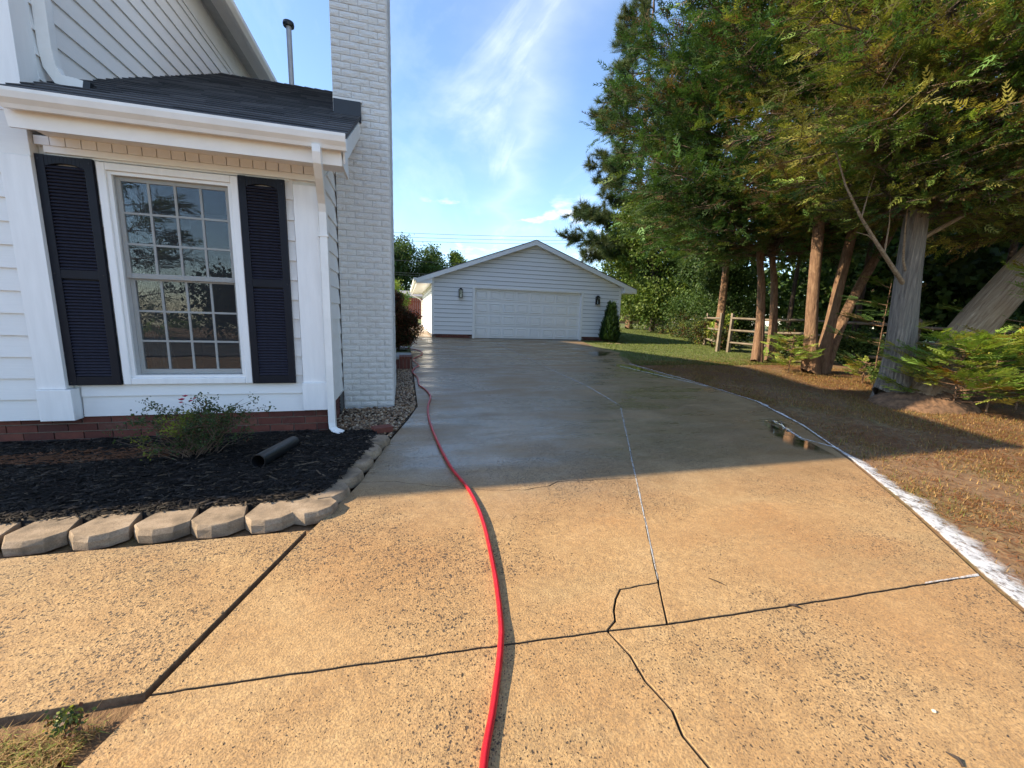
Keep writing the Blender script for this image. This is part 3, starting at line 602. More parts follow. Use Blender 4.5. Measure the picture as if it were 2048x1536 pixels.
while x<-0.46:
    b=min(x+0.15,-0.452); rc.hexa([(x,7.86,RDG[1]-0.065),(b,7.86,RDG[1]-0.070),(b,8.14,RDG[1]-0.070),(x,8.14,RDG[1]-0.065)],[(x,7.99,RDG[1]+0.022),(b,7.99,RDG[1]+0.012),(b,8.01,RDG[1]+0.012),(x,8.01,RDG[1]+0.022)]); x+=0.151
rc.build('ridge_cap',M_SHING,roof)
MB().prism([(-0.478,E0[0]+0.05,E0[1]-0.03),(-0.478,8.0,RDG[1]-0.035),(-0.478,8.0,RDG[1]-0.20),(-0.478,E0[0]+0.09,E0[1]-0.17)],(0.016,0,0)).build('rake_board',M_TRIM,house)
MB().add([(-0.48,3.86,2.22),(-0.76,3.86,2.22),(-0.76,8.0,4.43),(-0.48,8.0,4.43)],[(0,1,2,3)]).build('rake_soffit',M_TRIM,house)
MB().box(-2.752,-2.735,4.2,12,2.5,2.52).build('step_flashing',M_FLASH,roof)
# main roof: hipped, eaves all round; unseen part shaped to cast the drive shadow
ev=5.33; ox0,ox1,oy0,oy1=-24.4,-2.40,3.80,18.2; hp=0.84; hh=(oy1-oy0)/2; rz_=ev+hp*hh
mr=MB(); mr.add([(ox0,oy0,ev),(ox1,oy0,ev),(ox1,oy1,ev),(ox0,oy1,ev),(ox0+hh,(oy0+oy1)/2,rz_),(ox1-hh,(oy0+oy1)/2,rz_),(ox0,oy0,ev-.02),(ox1,oy0,ev-.02),(ox1,oy1,ev-.02),(ox0,oy1,ev-.02)],[(0,1,5,4),(1,2,5),(2,3,4,5),(3,0,4),(6,9,8,7)])
mr.build('main_roof',M_SHING,house)
MB().box(ox1-0.36,ox1-0.03,4.0,14,5.24,5.255).build('eave_soffit',M_TRIM,house)
MB().box(ox1-0.32,ox1-0.19,4.0,14,5.236,5.2395).build('soffit_vent',M_PIPEG,house)
MB().box(ox1-0.03,ox1-0.012,3.74,14.3,5.20,5.318).build('eave_fascia',M_TRIM,house)
MB().prism([(ox1-0.011,3.74,5.20),(ox1+0.04,3.74,5.19),(ox1+0.085,3.74,5.25),(ox1+0.09,3.74,5.31),(ox1-0.011,3.74,5.31)],(0,10.6,0)).build('eave_gutter',M_METALW,house)
recttube([(-2.70,4.36,5.2),(-2.70,4.36,3.2),(-2.70,4.36,2.90),(-2.692,4.37,2.78),(-2.655,4.38,2.70),(-2.57,4.385,2.685),(-2.50,4.388,2.672)],0.07,0.085,up=(0,1,0)).build('downspout',M_METALW,house)
recttube([(-2.5005,4.388,2.672),(-2.455,4.39,2.664)],0.078,0.092,up=(0,1,0)).build('downspout_boot',M_BLACKP,house)
# vent pipe
vp=MB().tube([(-1.87,8.6,4.2),(-1.87,8.6,5.82)],0.043,14).build('vent_pipe',M_PIPEG,house,smooth=False)
MB().tube([(-1.87,8.6,5.80),(-1.87,8.6,5.83),(-1.87,8.6,5.87),(-1.87,8.6,5.885)],[0.085,0.092,0.085,0.03],16).build('vent_cap',M_DARK,vp)
# crawl-space vent
cvn=MB().box(-0.752,-0.742,4.93,5.20,-0.285,-0.03).build('crawl_vent',M_DARK,house)
for i in range(6): MB().hexa([(-0.742,4.94,-0.275+i*.04),(-0.742,5.19,-0.275+i*.04),(-0.730,5.19,-0.285+i*.04),(-0.730,4.94,-0.285+i*.04)],[(-0.742,4.94,-0.255+i*.04),(-0.742,5.19,-0.255+i*.04),(-0.734,5.19,-0.28+i*.04),(-0.734,4.94,-0.28+i*.04)]).build('vent_slat',M_DARK,cvn)
# chimney of painted bricks
chim=MB().box(-0.735,-0.142,5.262,6.75,-0.5,7.4).build('chimney',M_PMORT,house)
def brickmesh(w_,seed):
    r=random.Random(seed); m=MB(); nx,nz=5,3; W_,H_,D=w_,0.064,0.05
    idx={}
    for j in range(nz+1):
        for i in range(nx+1):
            edge=i in(0,nx) or j in(0,nz); idx[i,j]=len(m.v); m.v.append((W_*i/nx,(0.004 if edge else -r.uniform(0,0.006)),H_*j/nz))
    for j in range(nz):
        for i in range(nx): m.f.append((idx[i,j],idx[i+1,j],idx[i+1,j+1],idx[i,j+1]))
    b=len(m.v); m.v+=[(0,D,0),(W_,D,0),(W_,D,H_),(0,D,H_)]
    m.f+= [tuple([idx[i,0] for i in range(nx,-1,-1)]+[b,b+1]),tuple([idx[i,nz] for i in range(nx+1)]+[b+2,b+3]),tuple([idx[0,j] for j in range(nz+1)]+[b+3,b]),tuple([idx[nx,j] for j in range(nz,-1,-1)]+[b+1,b+2])]
    return m.mesh('brick',M_PBRICK,False)
full=[brickmesh(0.192,k) for k in range(6)]; half=[brickmesh(0.092,20+k) for k in range(4)]
z=-0.40; row=0
while z<4.75:
    x=-0.736; seq=[0,0,0] if row%2==0 else [1,0,0,1]
    for q in seq:
        me=rb.choice(half if q else full); inst('brick',me,chim,(x,5.252-rb.uniform(0,.003),z)); x+=0.0985 if q else 0.1985
    z+=0.0715; row+=1
rest=MB(); z0_=z
while z<7.35:
    for k in range(3): rest.box(-0.736+k*.1985,-0.736+k*.1985+.192,5.252,5.262,z,z+.064)
    z+=0.0715
z=-0.40; row=0
while z<7.35:
    y=5.262-(0.1 if row%2 else 0)
    while y<6.7: rest.box(-0.142,-0.134-rb.uniform(0,.002),max(5.263,y),y+.192,z,z+.064); y+=0.1985
    z+=0.0715; row+=1
tag(rest.build('side_bricks',M_PBRICK,chim),kind='stuff')
MB().box(-0.728,-0.44,5.22,5.251,3.06,3.275).build('flashing',M_FLASH,chim,bevel=0.004)
MB().box(-0.735,-0.43,5.236,5.2515,3.276,3.30).build('flashing_sealant',M_TRIM,chim)
house.location.y+=0.045
# ------------------------------------------------------------------ garage
GY=17.223; gar=tag(empty('garage',(5.5,GY,0.0)),'detached white garage with panelled double door at end of drive','garage')
GX0,GX1,GR,GE=1.14,9.86,5.5,2.42; gs=(4.24-GE)/(GR-0.52)
def rake_z(x): return 4.10-gs*abs(x-GR)-0.02
gw=MB(); gw.box(GX0,2.93,GY+.02,GY+.14,0.0,2.15).box(7.87,GX1,GY+.02,GY+.14,0.0,2.15).box(2.93,7.87,GY+.02,GY+.14,2.13,2.15)
gw.add([(GX0,GY+.03,2.15),(GX1,GY+.03,2.15),(GX1,GY+.03,rake_z(GX1)),(GR,GY+.03,4.08),(GX0,GY+.03,rake_z(GX0))],[(0,1,2,3,4)])
gw.box(GX0+.01,GX0+.12,GY+.14,26.0,0.0,2.4).box(GX1-.12,GX1-.01,GY+.14,26.0,0,2.4).box(GX0+.12,GX1-.12,25.9,26.0,0,2.4)
gw.add([(GX0,26.0,2.4),(GX1,26.0,2.4),(GR,26.0,4.0)],[(0,1,2)])
gw.build('wall',M_LAPSHADE,gar)
for i in range(24):
    z0=0.165+i*EXP; z1=z0+EXP-0.024
    xl=max(GX0+0.09,GR-(4.06-z0)/gs); xr=min(GX1-0.09,GR+(4.06-z0)/gs); xlt=max(GX0+0.09,GR-(4.06-z1)/gs); xrt=min(GX1-0.09,GR+(4.06-z1)/gs)
    if xr-xl<0.2 or xrt<=xlt: break
    if z0<2.06:
        zt=z1
        lap(gar,'-y',GY+.012,xl,2.835,xl,2.835,z0,zt,M_GSID,d0=0.03); lap(gar,'-y',GY+.012,7.965,xr,7.965,xr,z0,zt,M_GSID,d0=0.03)
        if z1>2.24: lap(gar,'-y',GY+.012,2.838,7.962,2.838,7.962,2.215,zt,M_GSID,d0=0.03)
    else: lap(gar,'-y',GY+.012,xl,xr,xlt,xrt,max(z0,0),z1,M_GSID,d0=0.03)
    if z0<2.35: lap(gar,'-x',GX0+.012,GY+0.10,25.95,GY+0.10,25.95,z0,min(z1,2.42),M_GSIDY); lap(gar,'+x',GX1-.012,GY+0.10,25.95,GY+0.10,25.95,z0,min(z1,2.42),M_GSIDY)
for xx in (GX0,GX1): MB().box(xx-0.012 if xx<5 else xx-0.088,xx+0.088 if xx<5 else xx+0.012,GY-0.022,GY+0.10,0.15,rake_z(xx)+0.02 if xx>5 else rake_z(xx)+.02).build('corner_board',M_VINYL,gar)
for a in ((2.838,2.935,0.0,2.122),(7.865,7.962,0.0,2.122),(2.838,7.962,2.1225,2.212)): MB().box(a[0],a[1],GY-0.03,GY+0.13,a[2],a[3]).build('door_trim',M_VINYL,gar,bevel=0.004)
gd=MB().box(2.936,7.864,GY+0.10,GY+0.135,0.02,2.12).build('garage_door',M_VINYL,gar)
pw,ph=0.50,0.36
pm=MB()
def ring(x0,x1,z0,z1,y): return [(x0,y,z0),(x1,y,z0),(x1,y,z1),(x0,y,z1)]
rings=[ring(0,pw,0,ph,0.0),ring(0.012,pw-.012,0.012,ph-.012,-0.024),ring(0.035,pw-.035,0.035,ph-.035,-0.024),ring(0.060,pw-.060,0.060,ph-.060,-0.002),ring(0.085,pw-.085,0.085,ph-.085,-0.018)]
for r_ in rings: pm.v+=r_
for k in range(4):
    for i in range(4): j=(i+1)%4; pm.f.append((k*4+i,k*4+j,(k+1)*4+j,(k+1)*4+i))
pm.f.append((16,17,18,19)); pmesh=pm.mesh('door_panel',M_VINYL)
for r_ in range(4):
    for c_ in range(8): inst('door_panel',pmesh,gd,(2.936+0.058+c_*0.6145,GY+0.0995,0.02+r_*0.525+0.085))
    if r_: MB().box(2.94,7.86,GY+0.096,GY+0.1002,0.02+r_*0.525-0.004,0.02+r_*0.525+0.004).build('section_seam',plain('seam_shadow_gap',(0.30,0.31,0.32),0.7) if r_==1 else bpy.data.materials['seam_shadow_gap'],gd)
MB().box(2.936,7.864,GY+0.08,GY+0.14,0.0,0.02).build('bottom_seal',M_DARK,gd)
gb=MB().box(0,0.198,0,0.06,0,0.060).mesh('brick',M_BRICK)
MB().box(GX0+.03,2.83,GY+.012,GY+.1,-0.15,0.162).box(7.97,GX1-.03,GY+.012,GY+.1,-0.15,0.162).box(GX0+.012,GX0+.1,GY+.1,26,-.15,.162).build('foundation_core',M_MORTAR,gar)
for r_ in range(3):
    for xa,xb in ((GX0+.03,2.835),(7.97,GX1-.03)):
        x=xa-(0.1 if r_%2 else 0)
        while x+0.19<xb:
            if x>=xa: inst('brick',gb,gar,(x,GY+0.002,0.095-r_*0.0705))
            x+=0.2085
# roof, rake boards, soffits, gutter
ry0,ry1=GY-0.34,26.35
def gz_at(x): return 4.24-gs*abs(x-GR)
for sgn,xe in ((-1,0.52),(1,10.48)):
    rfm=MB().hexa([(xe,ry0,gz_at(xe)-.03),(GR,ry0,4.21),(GR,ry1,4.21),(xe,ry1,gz_at(xe)-.03)],[(xe,ry0,gz_at(xe)),(GR,ry0,4.24),(GR,ry1,4.24),(xe,ry1,gz_at(xe))]); rfm.build('roof_slope',M_SHING,gar)
    MB().prism([(xe,ry0+.012,gz_at(xe)-.031),(GR,ry0+.012,4.208),(GR,ry0+.012,4.03),(xe+sgn*(-.0),ry0+.012,gz_at(xe)-.215)],(0,0.03,0)).build('rake_board',M_VINYL,gar)
    MB().add([(xe,ry0+.03,gz_at(xe)-.17),(GR,ry0+.03,4.07),(GR,GY+.03,4.07),(xe,GY+.03,gz_at(xe)-.17)],[(0,1,2,3)]).build('rake_soffit',M_VINYL,gar)
    ix=GX0 if sgn<0 else GX1
    MB().prism([(xe,ry0+.044,gz_at(xe)-.213),(ix,ry0+.044,gz_at(xe)-.213),(ix,ry0+.044,gz_at(ix)-.10),(xe,ry0+.044,gz_at(xe)-.05)],(0,GY-ry0-.06,0)).build('eave_return',M_VINYL,gar)
    MB().box(min(xe+0.01,ix),max(xe-.01,ix),GY,ry1,gz_at(xe)-.20,gz_at(xe)-.185).build('eave_soffit',M_VINYL,gar)
    MB().box(xe-(.0 if sgn<0 else .018),xe+(.018 if sgn<0 else 0),ry0+.045,ry1,gz_at(xe)-.214,gz_at(xe)-.033).build('eave_fascia',M_VINYL,gar)
MB().prism([(0.518,ry0+.05,2.30),(0.45,ry0+.05,2.29),(0.41,ry0+.05,2.34),(0.40,ry0+.05,2.41),(0.518,ry0+.05,2.41)],(0,ry1-ry0-.1,0)).build('gutter',M_METALW,gar)
recttube([(0.46,25.9,2.3),(0.46,25.9,2.2),(0.60,25.9,2.08),(0.95,25.9,1.92),(1.07,25.9,1.82),(1.085,25.9,1.7),(1.085,25.9,0.35),(1.0,25.9,0.27),(0.90,25.9,0.25)],0.08,0.06,up=(0,1,0)).build('downspout',M_METALW,gar)
def lantern(x,z,label):
    L_=tag(empty('wall_lantern',(x,GY-0.01,z)),label,'lantern','wall lanterns on the garage')
    MB().box(x-.05,x+.05,GY-.018,GY-0.004,z+.04,z+.36).build('backplate',M_DARK,L_)
    f=MB(); y0,y1=GY-0.19,GY-0.05
    for xx in (x-.08,x+.064):
        for yy in (y0,y1-.016): f.box(xx,xx+.016,yy,yy+.016,z+.02,z+.32)
    f.box(x-.084,x+.084,y0-.004,y1+.004,z,z+.02).box(x-.09,x+.09,y0-.01,y1+.01,z+.32,z+.34)
    f.hexa([(x-.07,y0+.01,z+.34),(x+.07,y0+.01,z+.34),(x+.07,y1-.01,z+.34),(x-.07,y1-.01,z+.34)],[(x-.04,y0+.04,z+.40),(x+.04,y0+.04,z+.40),(x+.04,y1-.04,z+.40),(x-.04,y1-.04,z+.40)])
    f.box(x-.015,x+.015,y1-.01,GY-.018,z+.22,z+.25)
    f.build('frame',M_DARK,L_)
    g=MB(); g.box(x-.066,x+.066,y0+.006,y0+.009,z+.02,z+.32).box(x-.066,x-.063,y0+.01,y1-.01,z+.02,z+.32).box(x+.063,x+.066,y0+.01,y1-.01,z+.02,z+.32); g.build('glass',M_LGLASS,L_)
    MB().tube([(x,(y0+y1)/2,z+.02),(x,(y0+y1)/2,z+.09),(x,(y0+y1)/2,z+.16)],[.016,.018,.008],8).build('candle',M_VINYL,L_)
lantern(2.32,1.70,'black wall lantern left of the garage door'); lantern(8.63,1.66,'black wall lantern right of the garage door')
# ------------------------------------------------------------------ garden bed
def catmull(pts,n=8):
    P=[Vector(p) for p in pts]; P=[P[0]*2-P[1]]+P+[P[-1]*2-P[-2]]; out=[]
    for i in range(1,len(P)-2):
        for q in range(n):
            t=q/n; p0,p1,p2,p3=P[i-1:i+3]; out.append(0.5*((2*p1)+(-p0+p2)*t+(2*p0-5*p1+4*p2-p3)*t*t+(-p0+3*p1-3*p2+p3)*t**3))
    out.append(P[-2]); return out
def rot_basis(d,roll,up=None):
    # d: (n,3) unit directions -> rotation matrices (n,3,3) with columns (d, side, normal)
    n=len(d); ref=np.tile(np.array([0,0,1.0]),(n,1)) if up is None else up
    par=np.abs((ref*d).sum(1))>0.97; ref=ref.copy(); ref[par]=np.array([1.0,0,0])
    s=np.cross(ref,d); s/=np.linalg.norm(s,axis=1,keepdims=True)+1e-9; nrm=np.cross(d,s)
    c,sn=np.cos(roll)[:,None],np.sin(roll)[:,None]; s2=c*s+sn*nrm; n2=-sn*s+c*nrm
    return np.stack([d,s2,n2],-1)
def scatter(tmpl,pos,R,scale,col,tipgain=None):
    # tmpl: list of (V(k,3),F(m,3),W(k,)) variants; W lightens tips
    Vs=[];Fs=[];Cs=[];off=0; var=RNG.integers(0,len(tmpl),len(pos))
    for k,(V,F,W) in enumerate(tmpl):
        s=np.where(var==k)[0]
        if len(s)==0: continue
        sc=scale[s]; sc=sc[:,None,None] if sc.ndim==1 else sc[:,None,:]
        P=np.einsum('nij,nkj->nki',R[s],V[None]*sc)+pos[s][:,None,:]
        nv=len(V); Vs.append(P.reshape(-1,3)); Fs.append((F[None]+(np.arange(len(s))*nv)[:,None,None]+off).reshape(-1,F.shape[1])); off+=nv*len(s)
        Cs.append((col[s][:,None,:]*(1+W[None,:,None])).reshape(-1,3))
    return np.concatenate(Vs),np.concatenate(Fs),np.concatenate(Cs)
def unit(a): return a/(np.linalg.norm(a,axis=-1,keepdims=True)+1e-9)
bed=[]
def inbed(x,y):
    fr=np.interp(x,[-8,-2.2,-0.72,-0.55,-0.45,-0.38,-0.30,-0.22],[2.68,2.66,2.66,2.72,2.95,3.3,3.6,3.98]); return (y>fr)&(y<4.2)&(x<-0.26)
def mz(X,Y): return gzv(Y)+0.035+0.03*np.clip((4.2-Y)/0.8,0,1)*np.clip((Y-2.5)/0.4,0,1)+0.014*fbm(X*5,Y*5,1)
M_MULCH=plain('mulch_soil',(0.014,0.012,0.011),0.9,var=0.5,scale=25,bump=0.8,bscale=60)
xs=np.linspace(-6,-0.12,150); ys=np.linspace(2.5,4.30,60)
def mzc(X,Y):
    z=mz(X,Y); return np.where(inbed(X,Y)|(Y>4.15)&(X<-.7),z,gzv(Y)-0.10)
tag(grid_sheet('mulch_bed',xs,ys,mzc,M_MULCH),kind='structure')
n=25000; x=RNG.uniform(-4.6,-0.3,n); y=RNG.uniform(2.62,4.2,n); k=inbed(x,y); x,y=x[k],y[k]; n=len(x)
V=np.array([[-.5,-.5,0],[.5,-.35,0.1],[.5,.4,0.0],[-.5,.5,.1],[-.4,0,.9],[.42,0,.8]],float); F=np.array([[0,1,5],[0,5,4],[1,2,5],[2,3,4],[2,4,5],[3,0,4]])
th=RNG.uniform(-.9,.9,n)+np.where(RNG.random(n)<.3,1.5,0); d=unit(np.stack([np.cos(th),np.sin(th),RNG.normal(0,.16,n)],-1))
ln=RNG.lognormal(math.log(.045),.45,n); sc=np.stack([ln,RNG.uniform(.005,.013,n),RNG.uniform(.003,.008,n)],-1)
col=np.array([.015,.0125,.0105])*RNG.lognormal(0,.6,(n,1)); br=RNG.random(n)<.07; col[br]=np.array([.10,.075,.05])*RNG.uniform(.5,1.2,(br.sum(),1))
soil=((x+2.35)**2/.5+(y-3.72)**2/.03<1); col[soil&(RNG.random(n)<.75)]=np.array([.13,.06,.03])
pos=np.stack([x,y,mz(x,y)+RNG.uniform(-.004,.012,n)],-1)
a_=scatter([(V,F,np.zeros(6))],pos,rot_basis(d,RNG.normal(0,.4,n)),sc,col); tag(np_mesh('bark_mulch',a_[0],a_[1],M_CHIP,a_[2]),kind='stuff')
# retaining blocks
def m_block():
    m=NT('cast_concrete_block'); v=m.vec(src='Position'); f=m.noise(v,140,4,0.7); b=m.noise(v,7,5,0.6)
    c=m.ramp(b,[(0.32,(0.13,0.098,0.066)),(0.5,(0.27,0.20,0.13)),(0.7,(0.41,0.315,0.22))]); c=m.mix(m.ramp(f,[(0.36,0.5),(0.52,0.0)]),c,(0.13,0.10,0.07)); c=m.mix(m.ramp(f,[(0.6,0.0),(0.75,0.4)]),c,(0.55,0.5,0.43))
    m.set('Base Color',c); m.set('Roughness',0.95); m.set('Normal',m.bump(f,0.8,0.004)); return m.m
M_BLOCK=m_block()
def block(seed):
    r=random.Random(seed); P=[(-.134,.06),(-.075,-.012),(.0,-.03),(.08,-.014),(.136,.045),(.098,.235),(-.09,.235)]
    h=.052; m=MB(); rough=[(x+r.uniform(-.004,.004),y+r.uniform(-.004,.004)) for x,y in P]; n=len(P)
    lo=[(x,y-(.012 if y<.1 else 0),-0.02) for x,y in rough]; mid=[(x,y-(r.uniform(.006,.016) if y<.1 else 0),h*.5) for x,y in rough]; hi=[(x,y,h-.006) for x,y in rough]; top=[(x*.975,y*.97+.004,h+r.uniform(-.001,.001)) for x,y in rough]
    for L_ in (lo,mid,hi,top): m.v+=L_
    for k in range(3):
        for i in range(n): j=(i+1)%n; m.f.append((k*n+i,k*n+j,(k+1)*n+j,(k+1)*n+i))
    m.f.append(tuple(3*n+i for i in range(n))); m.f.append(tuple(range(n-1,-1,-1)))
    return m.mesh('retaining_block',M_BLOCK)
bl=[(-2.44,2.47,0.02),(-2.165,2.465,0.0),(-1.885,2.462,0.03),(-1.605,2.455,0.02),(-1.325,2.462,-0.02),(-1.055,2.452,0.02),(-0.785,2.452,0.04),(-0.530,2.510,0.42),(-0.435,2.745,1.12),(-0.365,3.010,1.20),(-0.310,3.285,1.22),(-0.255,3.555,1.25),(-0.20,3.80,1.05)]
lb=['tan retaining block furthest from the drive, cut by the picture edge','tan retaining block second from the left edge of the bed border','tan retaining block third from the left in the straight front row','tan retaining block with a small crumb of debris on top','tan retaining block fourth before the corner of the bed','tan retaining block third before the corner of the bed','tan retaining block just before the corner of the bed','sunlit corner block where the bed border turns up the drive','shaded grey block next after the sunlit corner block','shaded grey retaining block second after the corner','shaded grey retaining block third after the corner','shaded grey retaining block second from the gravel end','shaded rounded block at the gravel end of the border']
for i,(x,y,r) in enumerate(bl):
    o=inst('retaining_block',block(i),None,(x,y,gz(y)),(0,0,r)); tag(o,lb[i],'block','blocks edging the mulch bed')
lbk=inst('loose_brick',MB().box(-.1,.1,-.045,.045,0,.055).mesh('loose_brick',M_BRICK),None,(-.235,4.16,gz(4.16)+.02),(0.12,0.08,.55)); tag(lbk,'dark red loose brick lying at the edge of the pebbles','brick')
# black drain pipe
def hollow(p0,p1,R,r,mat,name):
    m=MB(); p0=Vector(p0);p1=Vector(p1); t=(p1-p0).normalized(); a=Vector((0,0,1)); a=(a-t*a.dot(t)).normalized(); b=t.cross(a); n=28
    for p,q in ((p0,R),(p1,R),(p1,r),(p0,r)):
        for j in range(n): m.v.append(tuple(p+(a*math.cos(6.2832*j/n)+b*math.sin(6.2832*j/n))*q))
    for k in range(4):
        for j in range(n): l=(k+1)%4; m.f.append((k*n+j,k*n+(j+1)%n,l*n+(j+1)%n,l*n+j))
    return m.build(name,mat)
pipe=hollow((-1.055,3.20,gz(3.2)+.125),(-0.95,3.75,gz(3.75)+.085),.052,.046,M_BLACKP,'drain_pipe'); tag(pipe,'short black plastic drain pipe lying on the mulch','pipe')
m=MB().tube([(-1.055,3.20,gz(3.2)+.125),(-1.052,3.215,gz(3.2)+.1248)],.053,24,cap=False).build('pipe_rim',M_BLACKP,pipe)
# river pebbles
def icosa():
    p=(1+5**.5)/2; v=unit(np.array([[-1,p,0],[1,p,0],[-1,-p,0],[1,-p,0],[0,-1,p],[0,1,p],[0,-1,-p],[0,1,-p],[p,0,-1],[p,0,1],[-p,0,-1],[-p,0,1]],float))
    f=np.array([[0,11,5],[0,5,1],[0,1,7],[0,7,10],[0,10,11],[1,5,9],[5,11,4],[11,10,2],[10,7,6],[7,1,8],[3,9,4],[3,4,2],[3,2,6],[3,6,8],[3,8,9],[4,9,5],[2,4,11],[6,2,10],[8,6,7],[9,8,1]]); return v,f
iv,if_=icosa()
n=9500; y=RNG.uniform(3.93,8.6,n); x=RNG.uniform(-.80,.17,n); le=np.interp(y,[3.9,4.6,5.25,9],[-.17,.0,.145,.16])
k=(x<le-.012)&~((x<-.13)&(y>5.24))&(x>-.74)&~((y<4.17)&(x<-.34)); x,y=x[k],y[k]; n=len(x)
pal=np.array([[.30,.19,.11],[.42,.31,.20],[.19,.11,.06],[.50,.40,.29],[.25,.18,.13],[.36,.22,.12],[.10,.065,.04]]); col=pal[RNG.integers(0,7,n)]*RNG.uniform(.7,1.15,(n,1))
sc=RNG.uniform(.009,.019,(n,3))*np.array([1.25,1,.65]); d=unit(RNG.normal(size=(n,3))*np.array([1,1,.25])); pos=np.stack([x,y,gzv(y)+RNG.uniform(-.012,.014,n)],-1)
v2=iv*(1+RNG.uniform(-.12,.12,(12,1))); a_=scatter([(iv,if_,np.zeros(12)),(v2,if_,np.zeros(12))],pos,rot_basis(d,RNG.normal(0,.3,n)),sc,col)
tag(np_mesh('river_pebbles',a_[0],a_[1],M_PEB,a_[2],None,True),kind='stuff')
MB().add([(-.76,4.0,gz(4.0)-.012),(-.16,3.98,gz(3.98)-.012),(.0,4.6,gz(4.6)-.012),(.15,5.25,gz(5.25)-.012),(.16,8.6,gz(8.6)-.012),(-.76,8.6,gz(8.6)-.012)],[(0,1,2,3,4,5)]).build('pebble_bed',plain('pebble_bed_soil',(.05,.035,.022),.95,var=.4,scale=30),None)['kind']='structure'
# hose
M_HOSE=plain('red_rubber',(0.44,0.010,0.018),0.34,var=0.30,scale=14,bump=0.08,bscale=30)
hp_=[(0.10,0.45),(0.165,0.75),(0.205,0.932),(0.268,1.091),(0.345,1.313),(0.384,1.49),(0.425,1.831),(0.452,2.279),(0.432,2.709),(0.351,3.148),(0.292,3.865),(0.267,4.596),(0.290,5.192),(0.356,5.78),(0.308,6.325),(0.232,6.66),(0.224,7.372),(0.150,8.059),(0.214,8.585),(0.300,8.95),(0.205,9.963),(0.40,10.75),(0.475,11.123),(0.46,11.868),(0.20,12.45),(-0.15,12.75)]
P=catmull([(x,y,gz(y)+0.0135+(0.004*math.sin(i*2.1)+.004 if i>3 else 0)) for i,(x,y) in enumerate(hp_)],10)
hose=MB().tube(P,[0.0125]*len(P),12,flat=0.97).build('garden_hose',M_HOSE,None,True); tag(hose,'red rubber hose snaking up the concrete driveway','hose')
# brick stoop beside the house
st=tag(empty('brick_stoop',(-0.2,9.2,gz(9.2))),'low dark red brick stoop at the edge of the drive','stoop')
MB().box(-0.62,0.135,8.475,9.55,gz(9)-.2,gz(9)+.205).build('core',M_MORTAR,st)
b1=MB().box(0,.062,0,.06,0,.198).mesh('brick',M_BRICK); b2=MB().box(0,.062,0,.198,0,.05).mesh('brick',M_BRICK)
for i in range(10):
    inst('brick',b1,st,(-.60+i*.0725,8.463,gz(8.5)+.012))
for i in range(14): inst('brick',b1,st,(.148,8.48+i*.0725,gz(8.5)+.012),(0,0,math.pi/2))
for i in range(5): inst('brick',b2,st,(-.10+.0+i*.052,8.46,gz(8.5)+.212),(0,0,0),(.78,1,1))
for i in range(5): inst('brick',b2,st,(-.10+i*.052,8.668,gz(8.5)+.212),(0,0,0),(.78,1,1))
M_STONE=plain('grey_stone_cap',(.30,.30,.29),.8,var=.15,scale=8,bump=.3,bscale=30)
MB().box(-.62,-.105,8.46,9.0,gz(8.5)+.206,gz(8.5)+.262).build('stone_cap',M_STONE,st,bevel=.006)
MB().box(-.60,.15,8.88,9.54,gz(8.5)+.2065,gz(8.5)+.25).build('stone_cap',M_STONE,st,bevel=.006)
ss=MB().box(-1.0,.10,12.6,13.3,gz(13)-.04,gz(13)+.02).build('stepping_stone',M_STONE,None,bevel=.01); tag(ss,'pale flat stepping stone behind the brick stoop under the shrub','stone')
# bits lying on the drive
def bit(name,label,cat,pts,rad,colr): 
    o=MB().tube(pts,rad,6).build(name,plain(name+'_surface',colr,.8,var=.3,scale=30)); tag(o,label,cat); return o
bit('twig','thin dark twig lying on the sunlit right slab','twig',[(1.467,1.498,gz(1.5)+.004),(1.49,1.466,gz(1.5)+.005),(1.512,1.430,gz(1.43)+.004)],[.002,.003,.0015],(.04,.025,.015))
bit('dry_leaf','dark curled leaf beside the cross joint on the right','leaf',[(1.70,1.262,gz(1.26)+.004),(1.722,1.245,gz(1.24)+.007),(1.742,1.226,gz(1.22)+.003)],[.002,.008,.002],(.03,.02,.015))
bit('seed_pod','dark winged seed pod standing at the lower right','seed',[(1.600,0.60,gz(.6)+.003),(1.603,.615,gz(.6)+.012),(1.598,.64,gz(.6)+.006)],[.004,.006,.002],(.03,.022,.018))
me=bpy.data.meshes.new('pebble'); me.from_pydata([tuple(a*np.array([.008,.007,.005])) for a in iv],[],[tuple(int(q) for q in f) for f in if_]); me.materials.append(plain('pale_pebble',(.65,.58,.45),.6)); o=inst('pebble',me,None,(1.73,.741,gz(.74)+.004)); tag(o,'pale round pebble on the sunlit concrete at lower right','pebble')
